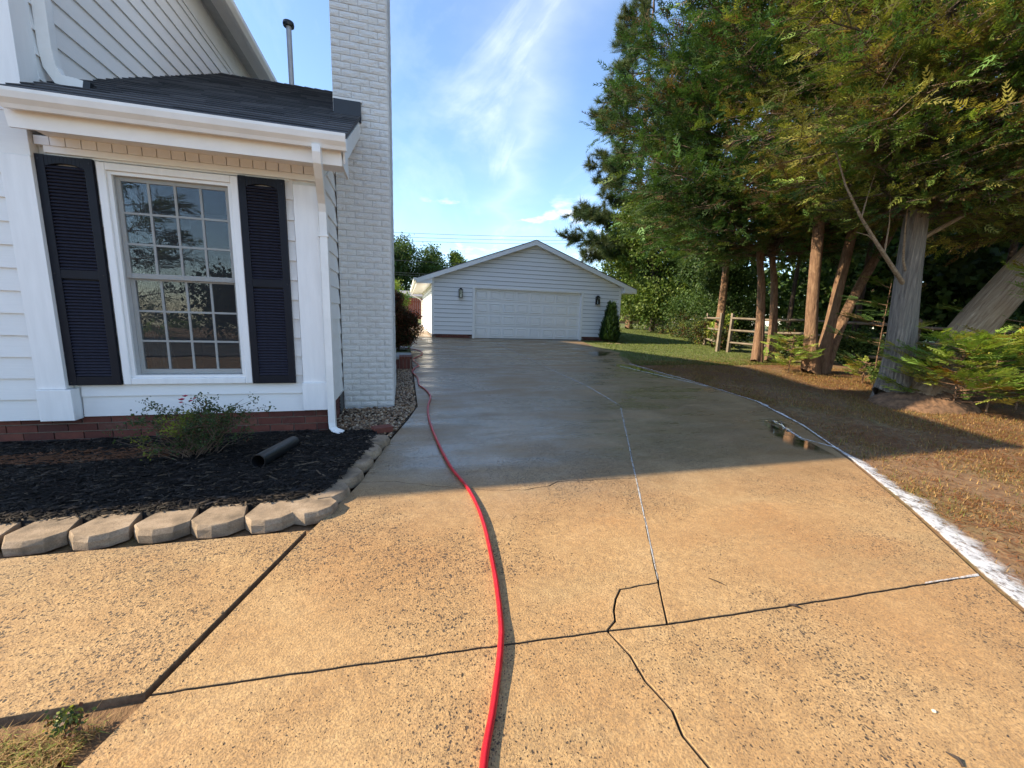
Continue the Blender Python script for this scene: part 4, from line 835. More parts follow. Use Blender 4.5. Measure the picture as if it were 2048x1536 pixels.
# ------------------------------------------------------------------ vegetation builders
def spray(seed,n=6,droop=.10,wid=.045,ang=.72,tri=False):
    r=np.random.default_rng(seed); V=[];F=[];W=[]
    def kite(p,q,w_):
        p=np.array(p);q=np.array(q); t=q-p; s=np.array([-t[1],t[0],0]); s/=np.linalg.norm(s)+1e-9; k=len(V); m_=p+t*.45
        if tri: p2=p+t*.12; V.extend([p2+s*w_*1.05,q,p2-s*w_*1.05]); W.extend([-.08,.25,-.08]); F.append([k,k+1,k+2])
        else: V.extend([p,m_+s*w_,q,m_-s*w_]); W.extend([-.15,0,.25,0]); F.extend([[k,k+1,k+2],[k,k+2,k+3]])
    def ax(t): return np.array([t,.06*math.sin(t*3+seed),-droop*t*t])
    for i in range(n):
        t=.08+.86*i/(n-1)
        for sgn in (-1,1):
            l=(.42*(1-.72*t)+.05)*r.uniform(.75,1.2); a=ang*r.uniform(.75,1.15); p=ax(t); q=p+np.array([math.cos(a)*l,sgn*math.sin(a)*l,-droop*.8*l+r.normal(0,.03)])
            kite(p,q,wid*r.uniform(.7,1.2)*(1.2-.5*t))
            if l>.36:
                mm=p+(q-p)*.5; kite(mm,mm+np.array([l*.5,sgn*l*.1,-droop*.3*l]),wid*.7)
    kite(ax(.80),ax(1.12),wid*.9)
    return np.array(V),np.array(F),np.array(W)
SPR=[spray(s) for s in range(5)]; SPRT=[spray(s+90,5,tri=True) for s in range(6)]; SPRD=[spray(10+s,6,.5,.036,.55) for s in range(4)]; SPRU=[spray(30+s,8,.02,.040,.7) for s in range(4)]
def leafcl(seed,n=9,flat=.6):
    r=np.random.default_rng(seed); V=[];F=[];W=[]
    for i in range(n):
        p=r.normal(size=3)*.32; d=unit(r.normal(size=3)*np.array([1,1,.6])+np.array([.5,0,-.25])); s=unit(np.cross(d,r.normal(size=3))); l=r.uniform(.28,.42); w_=l*r.uniform(.30,.42); k=len(V)
        V.extend([p,p+d*l*.5+s*w_,p+d*l,p+d*l*.5-s*w_]); W.extend([0,.1,.15,-.1]); F.extend([[k,k+1,k+2],[k,k+2,k+3]])
    return np.array(V),np.array(F),np.array(W)
LCL=[leafcl(50+i) for i in range(5)]
def tuft(seed,n=34):
    r=np.random.default_rng(seed); V=[];F=[];W=[]
    for i in range(n):
        d=unit(r.normal(size=3)*.62+np.array([.85,0,.1])); s=unit(np.cross(d,r.normal(size=3))); k=len(V); p=np.array([r.uniform(-.35,.15),0,0])
        V.extend([p+s*.022,p-s*.022,p+d*r.uniform(.7,1.0)]); W.extend([-.2,-.2,.2]); F.append([k,k+1,k+2])
    return np.array(V),np.array(F),np.array(W)
TUF=[tuft(70+i) for i in range(4)]
def limb_mesh(polys,sides=5):
    # polys: list of (points(k,3), r0, r1)
    V=[];F=[];off=0; ang=np.arange(sides)*2*math.pi/sides
    for P,r0,r1 in polys:
        P=np.asarray(P,float); k=len(P); t=unit(np.gradient(P,axis=0)); ref=np.where(np.abs(t[:,2:3])>.9,np.array([[1.,0,0]]),np.array([[0,0,1.]]))
        a=unit(np.cross(ref,t)); b=np.cross(t,a); R=np.linspace(r0,r1,k)[:,None,None]
        ring=P[:,None,:]+(a[:,None,:]*np.cos(ang)[None,:,None]+b[:,None,:]*np.sin(ang)[None,:,None])*R
        V.append(ring.reshape(-1,3)); i=np.arange(k-1)[:,None]; j=np.arange(sides)[None,:]
        A=i*sides+j; B=i*sides+(j+1)%sides; F.append(np.stack([A,B,B+sides,A+sides],-1).reshape(-1,4)+off); off+=k*sides
    return np.concatenate(V),np.concatenate(F)
def trunk(name,pts,rads,mat,parent,sides=22,rough=.07,flare=0.0,seed=0):
    r=np.random.default_rng(seed); P=catmull(pts,6); n=len(P); d=np.linspace(0,len(rads)-1,n); R=np.interp(d,range(len(rads)),rads); ph=r.uniform(0,6.28,6); V=[]
    for i,p in enumerate(P):
        t=(P[min(i+1,n-1)]-P[max(i-1,0)]).normalized(); a=Vector((1,0,0)); a=(a-t*a.x).normalized(); b=t.cross(a)
        for j in range(sides):
            th=2*math.pi*j/sides; fl=flare*math.exp(-(i/n)*9)*(1+.6*math.sin(5*th+ph[4]))
            q=R[i]*(1+rough*(math.sin(3*th+ph[0]+i*.05)+.7*math.sin(7*th+ph[1]-i*.08)+.5*math.sin(11*th+ph[2]+i*.13))+fl)
            V.append(tuple(p+(a*math.cos(th)+b*math.sin(th))*q))
    F=[(i*sides+j,i*sides+(j+1)%sides,(i+1)*sides+(j+1)%sides,(i+1)*sides+j) for i in range(n-1) for j in range(sides)]
    m=MB(); m.v=V; m.f=F; return m.build(name,mat,parent,True)
M_BRANCH=m_bark('thin_branch_bark',(.05,.03,.02),(.13,.09,.06),(.24,.18,.13))
GREENS=dict(cyp=np.array([[.045,.088,.020],[.075,.112,.022],[.115,.128,.026],[.150,.140,.034],[.12,.078,.040],[.030,.066,.02]]),
            far=np.array([[.034,.078,.022],[.048,.095,.026],[.075,.115,.028],[.028,.062,.02],[.10,.075,.032],[.045,.085,.02]]),
            dec=np.array([[.075,.125,.022],[.10,.155,.030],[.14,.19,.045],[.055,.10,.02],[.12,.17,.03],[.085,.14,.025]]),
            dark=np.array([[.038,.075,.02],[.056,.105,.028],[.075,.13,.036],[.03,.062,.018],[.07,.11,.025],[.05,.092,.026]]),
            pine=np.array([[.045,.075,.030],[.06,.09,.032],[.085,.105,.035],[.05,.08,.028],[.075,.085,.03],[.04,.07,.03]]),
            red=np.array([[.085,.030,.018],[.11,.045,.022],[.05,.030,.014],[.045,.055,.018],[.14,.055,.03],[.035,.035,.014]]),
            rose=np.array([[.055,.090,.035],[.045,.075,.030],[.19,.22,.04],[.07,.10,.04],[.10,.045,.025],[.06,.08,.03]]),
            young=1.25*np.array([[.16,.25,.045],[.20,.28,.05],[.26,.31,.06],[.12,.20,.04],[.30,.28,.07],[.15,.23,.04]]),
            arb=np.array([[.018,.045,.014],[.026,.06,.018],[.035,.075,.02],[.02,.05,.016],[.03,.06,.018],[.022,.05,.015]]))
def cypress(name,label,base,H,z0,Rf,nl,seed,pal='cyp',w=(.28,.26,.2,.1,.08,.08),brown=0.25,sp_len=(.32,.55),zbias=1.0,stems=None,group=None,dens=1.0,bark=M_BARK,azr=None,trunk_parts=True,cat='tree',facing=None,upz=.10,tri=False,gain=1.0):
    rg=np.random.default_rng(seed); global RNG; bx,by=base; bz=gz(by)
    T=tag(empty(name,(bx,by,bz)),label,cat,group)
    limbs=[]; SP=[];SD=[];SS=[];SCx=[]; dead=[]
    for l in range(nl):
        u=rg.random()**zbias; h=z0+(H-z0)*u; az=rg.uniform(0,2*math.pi) if azr is None else rg.uniform(*azr)
        if facing is not None and l%3==0: az=rg.normal(facing,.7)
        stx=stems[rg.integers(len(stems))](h) if stems else np.array([bx,by])
        L=Rf(h,az)*rg.uniform(.74,1.0)
        if L<.25: continue
        el=rg.uniform(.15,.62) if u>.22 else rg.uniform(-.08,.34); k=7; t=np.linspace(0,1,k)
        dirx=np.array([math.cos(az),math.sin(az)]); rr=L*t; zz=h+bz+math.sin(el)*rr-.10*L*t**2*rg.uniform(.4,1.6)+.05*L*t**4; wob=np.cumsum(rg.normal(0,.035*L,(k,2)),0)*.6; wob[0]=0
        P=np.concatenate([stx[None]+dirx[None]*(math.cos(el)*rr)[:,None]+wob,zz[:,None]],1); limbs.append((P,.012+.008*L,.004))
        deadl=rg.random()<brown*.35*(1.4-u)
        ns=max(5,int(L*4.6*dens)); ci=rg.choice(6,p=w); tone=rg.lognormal(0,.34)
        for q in range(ns):
            tt=.22+.78*(q+rg.random())/ns; f=tt*(k-1); i=min(int(f),k-2); p=P[i]*(1-(f-i))+P[i+1]*(f-i); tdir=unit(P[i+1]-P[i]); sgn=1 if q%2 else -1
            side=np.array([-tdir[1],tdir[0],0])*sgn; a=rg.uniform(.5,1.15); d=unit(tdir*math.cos(a)+side*math.sin(a)+np.array([0,0,rg.normal(.0,.22)])); l2=(.24*L*(1.25-.75*tt)+.22)*rg.uniform(.6,1.15)
            tip=p+d*l2+np.array([0,0,-.08*l2]); mid=(p+tip)/2+np.array([0,0,.03*l2]); limbs.append((np.array([p,mid,tip]),.007,.002))
            if deadl:
                for z in range(2):
                    e=unit(d+rg.normal(0,.5,3)); limbs.append((np.array([mid,mid+e*l2*.25,mid+e*l2*.45+np.array([0,0,-.05])]),.005,.0015))
                if rg.random()<.6: continue
            m_=max(3,int(l2*6.5*dens)); cj=ci if rg.random()<.6 else rg.choice(6,p=w)
            for z in range(m_):
                uu=(z+rg.random())/m_; base_p=p+(tip-p)*(.15+.85*uu); sd=unit(d*.8+rg.normal(0,.38,3)+np.array([dirx[0],dirx[1],0])*.35+np.array([0,0,upz]))
                SP.append(base_p); SD.append(sd); SS.append(rg.uniform(*sp_len)*(.8+.3*uu)); cc=GREENS[pal][cj]
                if rg.random()<brown*(.75 if uu<.45 else .22): cc=GREENS['cyp'][4]*rg.uniform(.45,.95)
                SCx.append(cc*tone*gain*rg.uniform(.75,1.25))
    SP=np.array(SP);SD=np.array(SD);SS=np.array(SS);SCx=np.array(SCx); n=len(SP)
    a_=scatter(SPRT if tri else SPR+SPRD[:2],SP,rot_basis(SD,rg.normal(0,.55,n)),SS,SCx); np_mesh('crown',a_[0],a_[1],M_NEEDLE,a_[2],T)
    v,f=limb_mesh(limbs,3); np_mesh('branches',v,f,M_BRANCH,None,T,True)
    return T,n
def leafy(name,label,base,H,z0,R,n,seed,pal='dec',size=(.22,.42),lobes=9,trunk_r=.14,group=None,cat='tree',tm=LCL,zc=None,shell=.55,bark=M_BARKD,squash=1.0,nostem=False,mat=M_LEAF,bzoff=0.0):
    rg=np.random.default_rng(seed); bx,by=base; bz=gz(by)+bzoff; T=tag(empty(name,(bx,by,bz)),label,cat,group)
    cen=[];rad=[]
    for i in range(lobes):
        th=rg.uniform(0,6.283); u=rg.random(); h=z0+(H-z0)*(.12+.8*u); prof=math.sin(math.pi*min(1,max(.12,.15+.8*u)))**.6; rr=R*prof*rg.uniform(.25,.75); cen.append([bx+rr*math.cos(th),by+rr*math.sin(th),bz+h]); rad.append(R*rg.uniform(.34,.58)*(.6+.4*prof))
    cen=np.array(cen);rad=np.array(rad); li=rg.integers(0,lobes,n); d=unit(rg.normal(size=(n,3))); rr=rad[li]*(1-shell*rg.random(n)**1.6); sc3=np.array([1,1,.8*squash]); P=cen[li]+d*rr[:,None]*sc3
    # break the outline: clump along random twig directions
    tw=rg.integers(0,260,n); td=unit(rg.normal(size=(260,3))); P+=td[tw]*rg.uniform(0,.22*R,n)[:,None]
    P[:,2]=np.maximum(P[:,2],bz+.06)
    dd=unit(d+rg.normal(0,.6,(n,3))+np.array([0,0,-.25])); lt=rg.lognormal(0,.16,lobes)[li]; ci=rg.integers(0,6,n); col=GREENS[pal][ci]*lt[:,None]*rg.uniform(.8,1.2,(n,1))
    a_=scatter(tm,P,rot_basis(dd,rg.uniform(0,6.28,n)),rg.uniform(*size,n),col); np_mesh('crown',a_[0],a_[1],mat,a_[2],T)
    if not nostem:
        lm=[]; top=np.array([bx,by,bz+z0+(H-z0)*.55]); b0=np.array([bx,by,bz-.05]); lm.append((np.array([b0,(b0+top)/2+np.array([.05*R,.03*R,0]),top]),trunk_r,trunk_r*.35))
        for c in cen: s=b0+(top-b0)*rg.uniform(.35,.95); lm.append((np.array([s,(s+c)/2+np.array([0,0,-.06*R]),c]),trunk_r*.35,trunk_r*.08))
        v,f=limb_mesh(lm,7); np_mesh('trunk',v,f,bark,None,T,True)
    return T
# ------------------------------------------------------------------ plants
# rose bush in the bed
rs=tag(empty('rose_bush',(-1.60,3.60,gz(3.6)+.04)),'sparse rose bush with a few pink blooms in front of the window','bush')
rg=np.random.default_rng(5); lm=[]; pos=[];dr=[];sz=[];cl=[]
for i in range(70):
    th=rg.uniform(0,6.283); h=rg.uniform(.10,.43); sp=rg.uniform(.08,.42)*(1.15-h*.5); b=np.array([-1.60+rg.normal(0,.05),3.60+rg.normal(0,.05),gz(3.6)+.03]); t=b+np.array([math.cos(th)*sp,math.sin(th)*sp*.6,h]); m_=(b+t)/2+np.append(rg.normal(0,.04,2),.04)
    lm.append((np.array([b,m_,t]),.0035,.0012)); ngt=rg.integers(3,6)
    for q in range(ngt):
        s=m_+(t-m_)*rg.uniform(0,1); e=s+np.array([rg.normal(0,.09),rg.normal(0,.07),rg.uniform(-.02,.10)]); lm.append((np.array([s,(s+e)/2,e]),.0018,.0008))
        nlv=rg.integers(0,9) if h>.3 else rg.integers(0,4)
        for z in range(nlv):
            p=s+(e-s)*rg.random()+rg.normal(0,.018,3); pos.append(p); dr.append(unit(rg.normal(size=3)+np.array([0,0,.3]))); sz.append(rg.uniform(.035,.06)); g=2 if (p[0]+1.70)**2+(p[2]-.03)**2<.006 or (p[0]+1.93)**2+(p[2]+.16)**2<.010 else rg.choice([0,1,3,5,0,1,4],p=[.2,.2,.2,.2,.08,.07,.05]); cl.append(GREENS['rose'][g]*rg.uniform(.75,1.2))
a_=scatter(LCL,np.array(pos),rot_basis(np.array(dr),rg.uniform(0,6,len(pos))),np.array(sz),np.array(cl)); np_mesh('foliage',a_[0],a_[1],M_LEAF,a_[2],rs)
v,f=limb_mesh(lm,4); np_mesh('stems',v,f,plain('rose_twig',(.13,.085,.055),.8,var=.3),None,rs)
M_PET=plain('pink_petal',(.50,.03,.075),.5,var=.2)
def bloom(p,s):
    m=MB(); r=random.Random(int(p[0]*999))
    for k in range(7):
        th=k*2.4; rr=.5+.5*(k/7); a=Vector((math.cos(th),math.sin(th),.5+.4*(1-k/7)))*s*rr; b=Vector((-math.sin(th),math.cos(th),0))*s*.55; c0=Vector(p)
        m.add([c0,c0+a*.6+b,c0+a*1.15,c0+a*.6-b],[(0,1,2,3)])
    m.build('bloom',M_PET,rs)
for p,s in (((-1.655,3.55,.215),.026),((-1.625,3.54,.245),.022),((-1.60,3.56,.205),.018),((-1.67,3.57,.19),.018),((-1.57,3.55,.225),.016)): bloom(p,s)
# dead twigs strewn under the bush
# red-brown shrub, arborvitae
leafy('shrub','dark red-brown leafy shrub beside the brick stoop',(-.16,12.45),1.62,.06,.62,2300,31,'red',(.10,.17),10,.03,None,'shrub')
av=tag(empty('arborvitae',(9.0,16.45,gz(16.45))),'small dark green cone-shaped arborvitae by the garage corner','shrub')
n=1500; rg=np.random.default_rng(8); u=rg.random(n)**1.25; th=rg.uniform(0,6.283,n); R=.40*(1-u)**.75*np.minimum(1,(u+.10)/.16)*rg.uniform(.72,1.05,n)+.01
P=np.stack([9.0+R*np.cos(th),16.45+R*np.sin(th),gz(16.45)+.03+u*1.62],-1); d=unit(np.stack([np.cos(th)*.55,np.sin(th)*.55,np.full(n,1.0)],-1)+rg.normal(0,.22,(n,3)))
a_=scatter(SPRU,P,rot_basis(d,rg.uniform(0,6.28,n)),rg.uniform(.15,.25,n),GREENS['arb'][rg.integers(0,6,n)]*rg.uniform(.7,1.35,(n,1))); np_mesh('foliage',a_[0],a_[1],M_NEEDLE,a_[2],av)
MB().tube([(9.0,16.45,gz(16.45)-.05),(9.0,16.45,gz(16.45)+1.3)],[.03,.01],8).build('trunk',M_BARKD,av)
for i,(x,y,r) in enumerate(((8.75,15.75,.2),(9.05,15.7,-.15),(9.3,15.9,.5))):
    o=inst('edging_stone',block(40+i),None,(x,y,gz(y)-.06),(0,0,r)); tag(o,['left white edging stone below the arborvitae','middle white edging stone below the arborvitae','right white edging stone below the arborvitae'][i],'stone','edging stones below the arborvitae')
# the conifer row
def radA(h,az):
    lft=max(0,math.cos(az-2.9)); b=np.interp(h,[2.8,3.2,3.8,4.6,6.5,9,14],[1.6,2.6,3.7,4.7,4.9,4.1,.8]); return b*(.80+.26*lft)
ta=cypress('cypress_tree','twin-stemmed dark-trunked cypress with the widest leftward crown',(10.3,9.8),14,3.0,radA,290,101,'far',(.32,.28,.15,.06,.05,.14),.18,(.28,.46),1.25,[lambda h:np.array([10.15,9.75]),lambda h:np.array([10.62,9.9])],'cypress row beside the drive',1.3,tri=True,gain=1.2)
z=gz(9.8); trunk('trunk',[(10.40,9.78,z-.1),(10.34,9.8,1.0),(10.20,9.8,2.1),(9.98,9.8,3.4),(10.05,9.8,6.5),(10.1,9.8,11)],[.20,.165,.15,.14,.11,.04],M_BARK,ta[0],flare=.25,seed=1)
trunk('trunk',[(11.05,9.9,z-.1),(10.95,9.9,1.0),(10.78,9.9,2.2),(10.52,9.9,3.4),(10.5,9.9,6.5),(10.5,9.9,11)],[.19,.155,.14,.13,.10,.04],M_BARK,ta[0],flare=.25,seed=2)
def radB(h,az): return np.interp(h,[3.4,4.2,5.2,8,13],[1.2,2.3,3.1,2.9,.7])*(.85+.25*max(0,math.cos(az-3.3)))
tb=cypress('cypress_tree','three-stemmed tan-barked cypress rising from one splayed base',(9.95,7.7),13.5,3.55,radB,240,102,'cyp',(.26,.28,.22,.12,.05,.07),.24,(.20,.33),1.5,[lambda h:np.array([9.7+.02*h,7.7]),lambda h:np.array([10.2+.14*h,7.75]),lambda h:np.array([10.3+.3*h,7.95])],'cypress row beside the drive',1.75,gain=1.4,tri=True)
z=gz(7.7)
trunk('trunk',[(9.97,7.7,z-.12),(9.72,7.7,.85),(9.58,7.7,2.0),(9.48,7.7,3.3),(9.3,7.7,4.8),(9.8,7.7,9)],[.27,.195,.175,.165,.14,.05],M_BARK,tb[0],flare=.22,seed=3)
trunk('trunk',[(10.20,7.72,z-.12),(10.36,7.75,.9),(10.46,7.75,2.0),(10.60,7.75,3.15),(10.75,7.75,5),(11,7.7,9)],[.21,.155,.145,.135,.12,.04],M_BARK,tb[0],flare=.22,seed=4)
trunk('trunk',[(10.42,7.85,z-.12),(10.86,7.9,.82),(11.35,7.95,1.85),(11.95,8.0,2.85),(12.5,8.0,4.0),(13.2,8,7)],[.20,.135,.12,.11,.10,.04],M_BARK,tb[0],flare=.2,seed=5)
def radC(h,az): return np.interp(h,[2.9,3.5,4.5,7,12],[1.1,2.1,2.7,2.5,.6])
tc_=cypress('cypress_tree','thick grey-trunked cypress with shaggy yellow-green crown, nearest the drive',(8.1,4.85),13,3.0,radC,300,103,'cyp',(.20,.27,.25,.15,.06,.07),.28,(.15,.27),1.9,[lambda h:np.array([8.0-.02*h,4.82])],'cypress row beside the drive',2.0,facing=3.75,gain=1.5,tri=True)
z=gz(4.85)
trunk('trunk',[(8.22,4.82,z-.15),(8.10,4.82,.40),(8.00,4.82,1.25),(7.90,4.82,2.3),(7.88,4.82,2.9),(7.80,4.82,4.6),(7.8,4.9,9)],[.36,.285,.255,.22,.20,.16,.05],M_BARKG,tc_[0],26,.055,.40,6)
trunk('trunk',[(8.45,4.98,z-.1),(8.32,5.0,.5),(8.24,5.0,1.3),(8.12,4.96,2.1),(8.0,4.9,2.7)],[.22,.13,.12,.11,.07],M_BARKG,tc_[0],14,.05,.3,16)
v,f=limb_mesh([(np.array([[7.92,4.80,1.60],[7.45,4.74,1.88],[6.98,4.72,2.22],[6.62,4.74,2.55],[6.30,4.80,2.98],[6.12,4.9,3.5]]),.036,.008),(np.array([[6.98,4.72,2.22],[6.72,4.68,2.30],[6.45,4.66,2.32]]),.012,.003),(np.array([[7.2,4.73,2.06],[7.12,4.68,2.5],[7.0,4.66,2.95]]),.013,.004),(np.array([[6.62,4.74,2.55],[6.62,4.7,2.85],[6.7,4.7,3.2]]),.012,.003),(np.array([[7.9,4.80,1.74],[7.64,4.74,2.02],[7.50,4.70,2.45],[7.45,4.7,3.0]]),.022,.006),(np.array([[8.0,4.8,2.35],[8.5,4.6,2.7],[9.1,4.5,3.1]]),.04,.018)],8); np_mesh('bare_limb',v,f,M_BARKL,None,tc_[0],True)
def radD(h,az): return np.interp(h,[2.4,3.4,5,8,12],[1.2,2.3,2.9,2.5,.6])
td=cypress('cypress_tree','leaning cypress trunk slanting out of the right edge of the picture',(9.3,4.35),12.5,3.0,radD,210,104,'cyp',(.24,.29,.22,.13,.05,.07),.25,(.16,.28),1.7,[lambda h:np.array([9.4+.55*h,4.5])],'cypress row beside the drive',1.8,gain=1.45,tri=True)
trunk('trunk',[(8.15,4.55,gz(4.5)-.2),(8.72,4.58,.22),(9.32,4.6,.98),(10.05,4.6,1.72),(10.95,4.6,2.7),(12.2,4.6,5),(12.8,4.6,8)],[.36,.31,.29,.27,.25,.18,.06],M_BARKL,td[0],24,.05,.25,7)
def radE(h,az): return np.interp(h,[3.5,4.5,6,9,15],[2.2,4.2,5.2,4.6,.9])
te=cypress('cypress_tree','far cypress behind the twin-stemmed one, mostly hidden',(13.2,14.6),15,3.8,radE,130,105,'far',(.30,.26,.18,.08,.06,.12),.15,(.45,.72),1.2,None,'cypress row beside the drive',.85,tri=True,gain=1.12)
trunk('trunk',[(13.2,14.6,gz(14.6)-.1),(13.25,14.6,2),(13.2,14.6,6),(13.2,14.6,12)],[.26,.2,.15,.05],M_BARK,te[0],14,.05,.3,9)
# soil mound and roots at the foot of the grey trunk
def mound(cx,cy,rx,ry,h,name,seed):
    xs=np.linspace(-1,1,46); X,Y=np.meshgrid(xs,xs); r=np.hypot(X,Y); Z=np.clip(1-r**2.2,0,1)**.8*h*(1+.25*fbm(X*6,Y*6,seed)); wx=cx+X*rx; wy=cy+Y*ry
    Zw=gzv(wy)-.04+Z+.03*fbm(wx*9,wy*9,seed)*(r<.95); V=np.stack([wx,wy,Zw],-1).reshape(-1,3); k=46; I,J=np.meshgrid(np.arange(k-1),np.arange(k-1)); a=(J*k+I).ravel(); return np_mesh(name,V,np.stack([a,a+1,a+1+k,a+k],-1),M_SOIL,None,None,True)
M_SOIL=plain('red_soil',(.14,.078,.042),.95,var=.6,scale=14,bump=1.0,bscale=22)
tag(mound(8.3,4.5,.85,.62,.27,'soil_mound',2),kind='structure')
# young feathery cedars and sprouts
def young(name,label,base,H,R,nl,seed,sl=(.20,.34),pal='young'):
    rg=np.random.default_rng(seed); bx,by=base; bz=gz(by); T=tag(empty(name,(bx,by,bz)),label,'sapling','young cedars among the trunks'); limbs=[]; P_=[];D_=[];S_=[];C_=[]
    for l in range(nl):
        u=(l+rg.random())/nl; az=rg.uniform(0,6.283); L=R*(1.05-.55*u)*rg.uniform(.6,1.1); h=.12+(H-.2)*u; t=np.linspace(0,1,6); dirx=np.array([math.cos(az),math.sin(az)])
        zz=bz+h+L*(.22*t+.10*t**2)-.03*t; P=np.concatenate([np.array([[bx,by]])+dirx*(L*t)[:,None]+np.cumsum(rg.normal(0,.02,(6,2)),0),zz[:,None]],1); limbs.append((P,.010,.003)); ci=rg.integers(0,6)
        m_=int(L*13)+4
        for q in range(m_):
            tt=.22+.78*(q+rg.random())/m_; f=tt*5; i=min(int(f),4); p=P[i]*(1-(f-i))+P[i+1]*(f-i); td=unit(P[i+1]-P[i]); sd=np.array([-td[1],td[0],0])*(1 if q%2 else -1); a=rg.uniform(.2,.9)
            P_.append(p+rg.normal(0,.02,3)); D_.append(unit(td*math.cos(a)+sd*math.sin(a)+np.array([0,0,rg.normal(.06,.14)]))); S_.append(rg.uniform(*sl)); C_.append(GREENS[pal][ci if rg.random()<.6 else rg.integers(0,6)]*rg.uniform(.75,1.2)*(1 if rg.random()>.10 else np.array([.9,.5,.4])))
    n=len(P_); a_=scatter(SPRU,np.array(P_),rot_basis(np.array(D_),rg.normal(0,.3,n)),np.array(S_),np.array(C_)); np_mesh('foliage',a_[0],a_[1],M_NEEDLE,a_[2],T)
    limbs.append((np.array([[bx,by,bz-.05],[bx,by,bz+H*.5],[bx+.03,by,bz+H]]),.018,.005)); v,f=limb_mesh(limbs,4); np_mesh('stems',v,f,M_BARK,None,T)
young('young_cedar','broad bright green young cedar in front of the grey trunk',(8.25,4.10),1.15,1.15,40,61)
young('young_cedar','low young cedar to the right below the leaning trunk',(8.75,3.95),1.25,1.0,26,62)
young('young_cedar','tall young cedar sprays above the leaning trunk at the right',(9.7,4.05),2.25,1.1,30,63)
young('young_cedar','small young cedar left of the three-stemmed cypress',(9.25,7.75),.95,.62,22,64,(.16,.28))
young('young_cedar','small young cedar between the tan and the grey trunks',(9.6,6.3),.55,.45,12,65,(.14,.24))
young('young_cedar','dark green cedar sprays behind the grey trunk',(9.6,6.1),2.2,.95,16,66,(.22,.36),'far')
leafy('broadleaf_bush','bright yellow-green bush behind the split-rail fence',(13.6,15.0),1.35,.3,.75,420,67,'young',(.16,.26),7,.02,None,'bush')
leafy('weed_clump','small leafy weed between the tan and grey trunks',(9.35,5.95),.42,.05,.16,60,68,'dec',(.07,.12),4,.006,None,'weed')
# broadleaf trees: behind the garage, along the fence and in the wood
leafy('broadleaf_tree','light green broadleaf tree overhanging the garage corner',(17.6,26.0),9.3,.9,4.7,6000,71,'dec',(.34,.58),16,.2,None,'tree')
leafy('broadleaf_tree','dense dark green broadleaf tree above the rail fence',(17.2,20.5),4.6,.5,2.7,3000,72,'dark',(.26,.42),10,.12,None,'tree')
leafy('broadleaf_tree','rounded broadleaf tree left of the twin dark trunks',(15.4,16.6),4.0,.4,2.1,2600,73,'dark',(.22,.36),9,.1,None,'tree')
wood=[(20.5,31,9,5,'dec'),(24,24,10,5,'dark'),(22,17.5,9,4.6,'dark'),(19.5,12.5,7.5,3.8,'dark'),(24,12,11,5,'dark'),(18.5,8.2,6.5,3.4,'dark'),(23.5,7,10,4.8,'dark'),(17.5,4.2,6,3.2,'dark'),(22,1.5,9,4.6,'dark'),(29,18,13,6,'dark'),(30,8,13,6,'dark'),(27,34,12,6,'dark'),(16.4,1.0,5,2.8,'dark')]
for i,(x,y,H,R,pl) in enumerate(wood):
    leafy('woodland_tree','leafy dark tree in the shaded wood behind the rail fence',(x,y),H,.4,R,int(190*R),80+i,pl,(.60,1.0),11,.16,'trees in the wood behind the fence','tree')
for i,(x,y) in enumerate(((13.6,9.4),(15.2,11.2),(14.6,6.8),(16.4,7.6),(13.8,4.9),(15.8,4.2),(14.2,12.2))):
    r_=random.Random(i); t_=tag(empty('shaded_tree',(x,y,gz(y))),'thin shaded trunk standing in the wood behind the cypress row','tree','thin trunks in the wood'); trunk('trunk',[(x,y,gz(y)-.1),(x+r_.uniform(-.1,.1),y,2.5),(x+r_.uniform(-.3,.3),y,6)],[.13,.10,.06],M_BARKD,t_,10,.05,.2,i)
    leafy_n=leafy('understory_bush','low leafy bush in the deep shade behind the trunks',(x+r_.uniform(-.6,.6),y+r_.uniform(-.6,.6)),r_.uniform(.9,1.6),.1,r_.uniform(.7,1.1),330,120+i,'dark',(.16,.28),6,.015,'understory bushes','bush')
for i,(x,y,H,R) in enumerate(((18.0,6.2,2.2,2.4),(19.5,10.5,2.4,2.6),(17.5,2.2,2.0,2.4),(20.5,14.5,2.4,2.6),(16.5,13.2,1.9,1.6),(21,4,2.6,2.8))): leafy('understory_bush','low leafy bush in the deep shade behind the trunks',(x,y),H,.05,R,500,180+i,'dark',(.28,.46),8,.02,'understory bushes','bush')
# overgrown weeds along the rail fence
for i,(x,y,h,r_) in enumerate(((12.3,13.4,.8,.7),(13.5,15.6,1.0,.9),(15.0,18.2,1.1,1.0),(16.2,20.6,1.3,1.1),(17.3,23.4,1.5,1.3),(12.9,11.3,.9,.8))):
    leafy('fence_weeds','tangle of tall weeds growing through the rail fence',(x,y),h,.05,r_,420,140+i,'rose',(.16,.26),6,.01,'weeds along the rail fence','weeds')
# far trees beyond the garage on the left
for i,(x,y,H,R,n,pl,lb_) in enumerate(((0.3,62,11.4,4.4,1900,'dark','tall dark tree behind the garage, next to the chimney'),(4.6,64,10.2,3.4,1500,'dark','rounded far tree just right of the tallest one by the chimney'),(7.6,63,9.6,2.2,1300,'dec','small pale far tree tip above the garage roof'),(-5,58,10,5,900,'dark','far tree hidden behind the chimney'))):
    leafy('far_tree',lb_,(x,y),H,.6,R,n,160+i,pl,(.55,.95),11,.25,None,'tree')
leafy('shrub','yellow-green shrub behind the chimney in front of the red fence',(-0.9,29),2.6,.2,1.5,900,170,'young',(.22,.36),8,.04,None,'shrub')
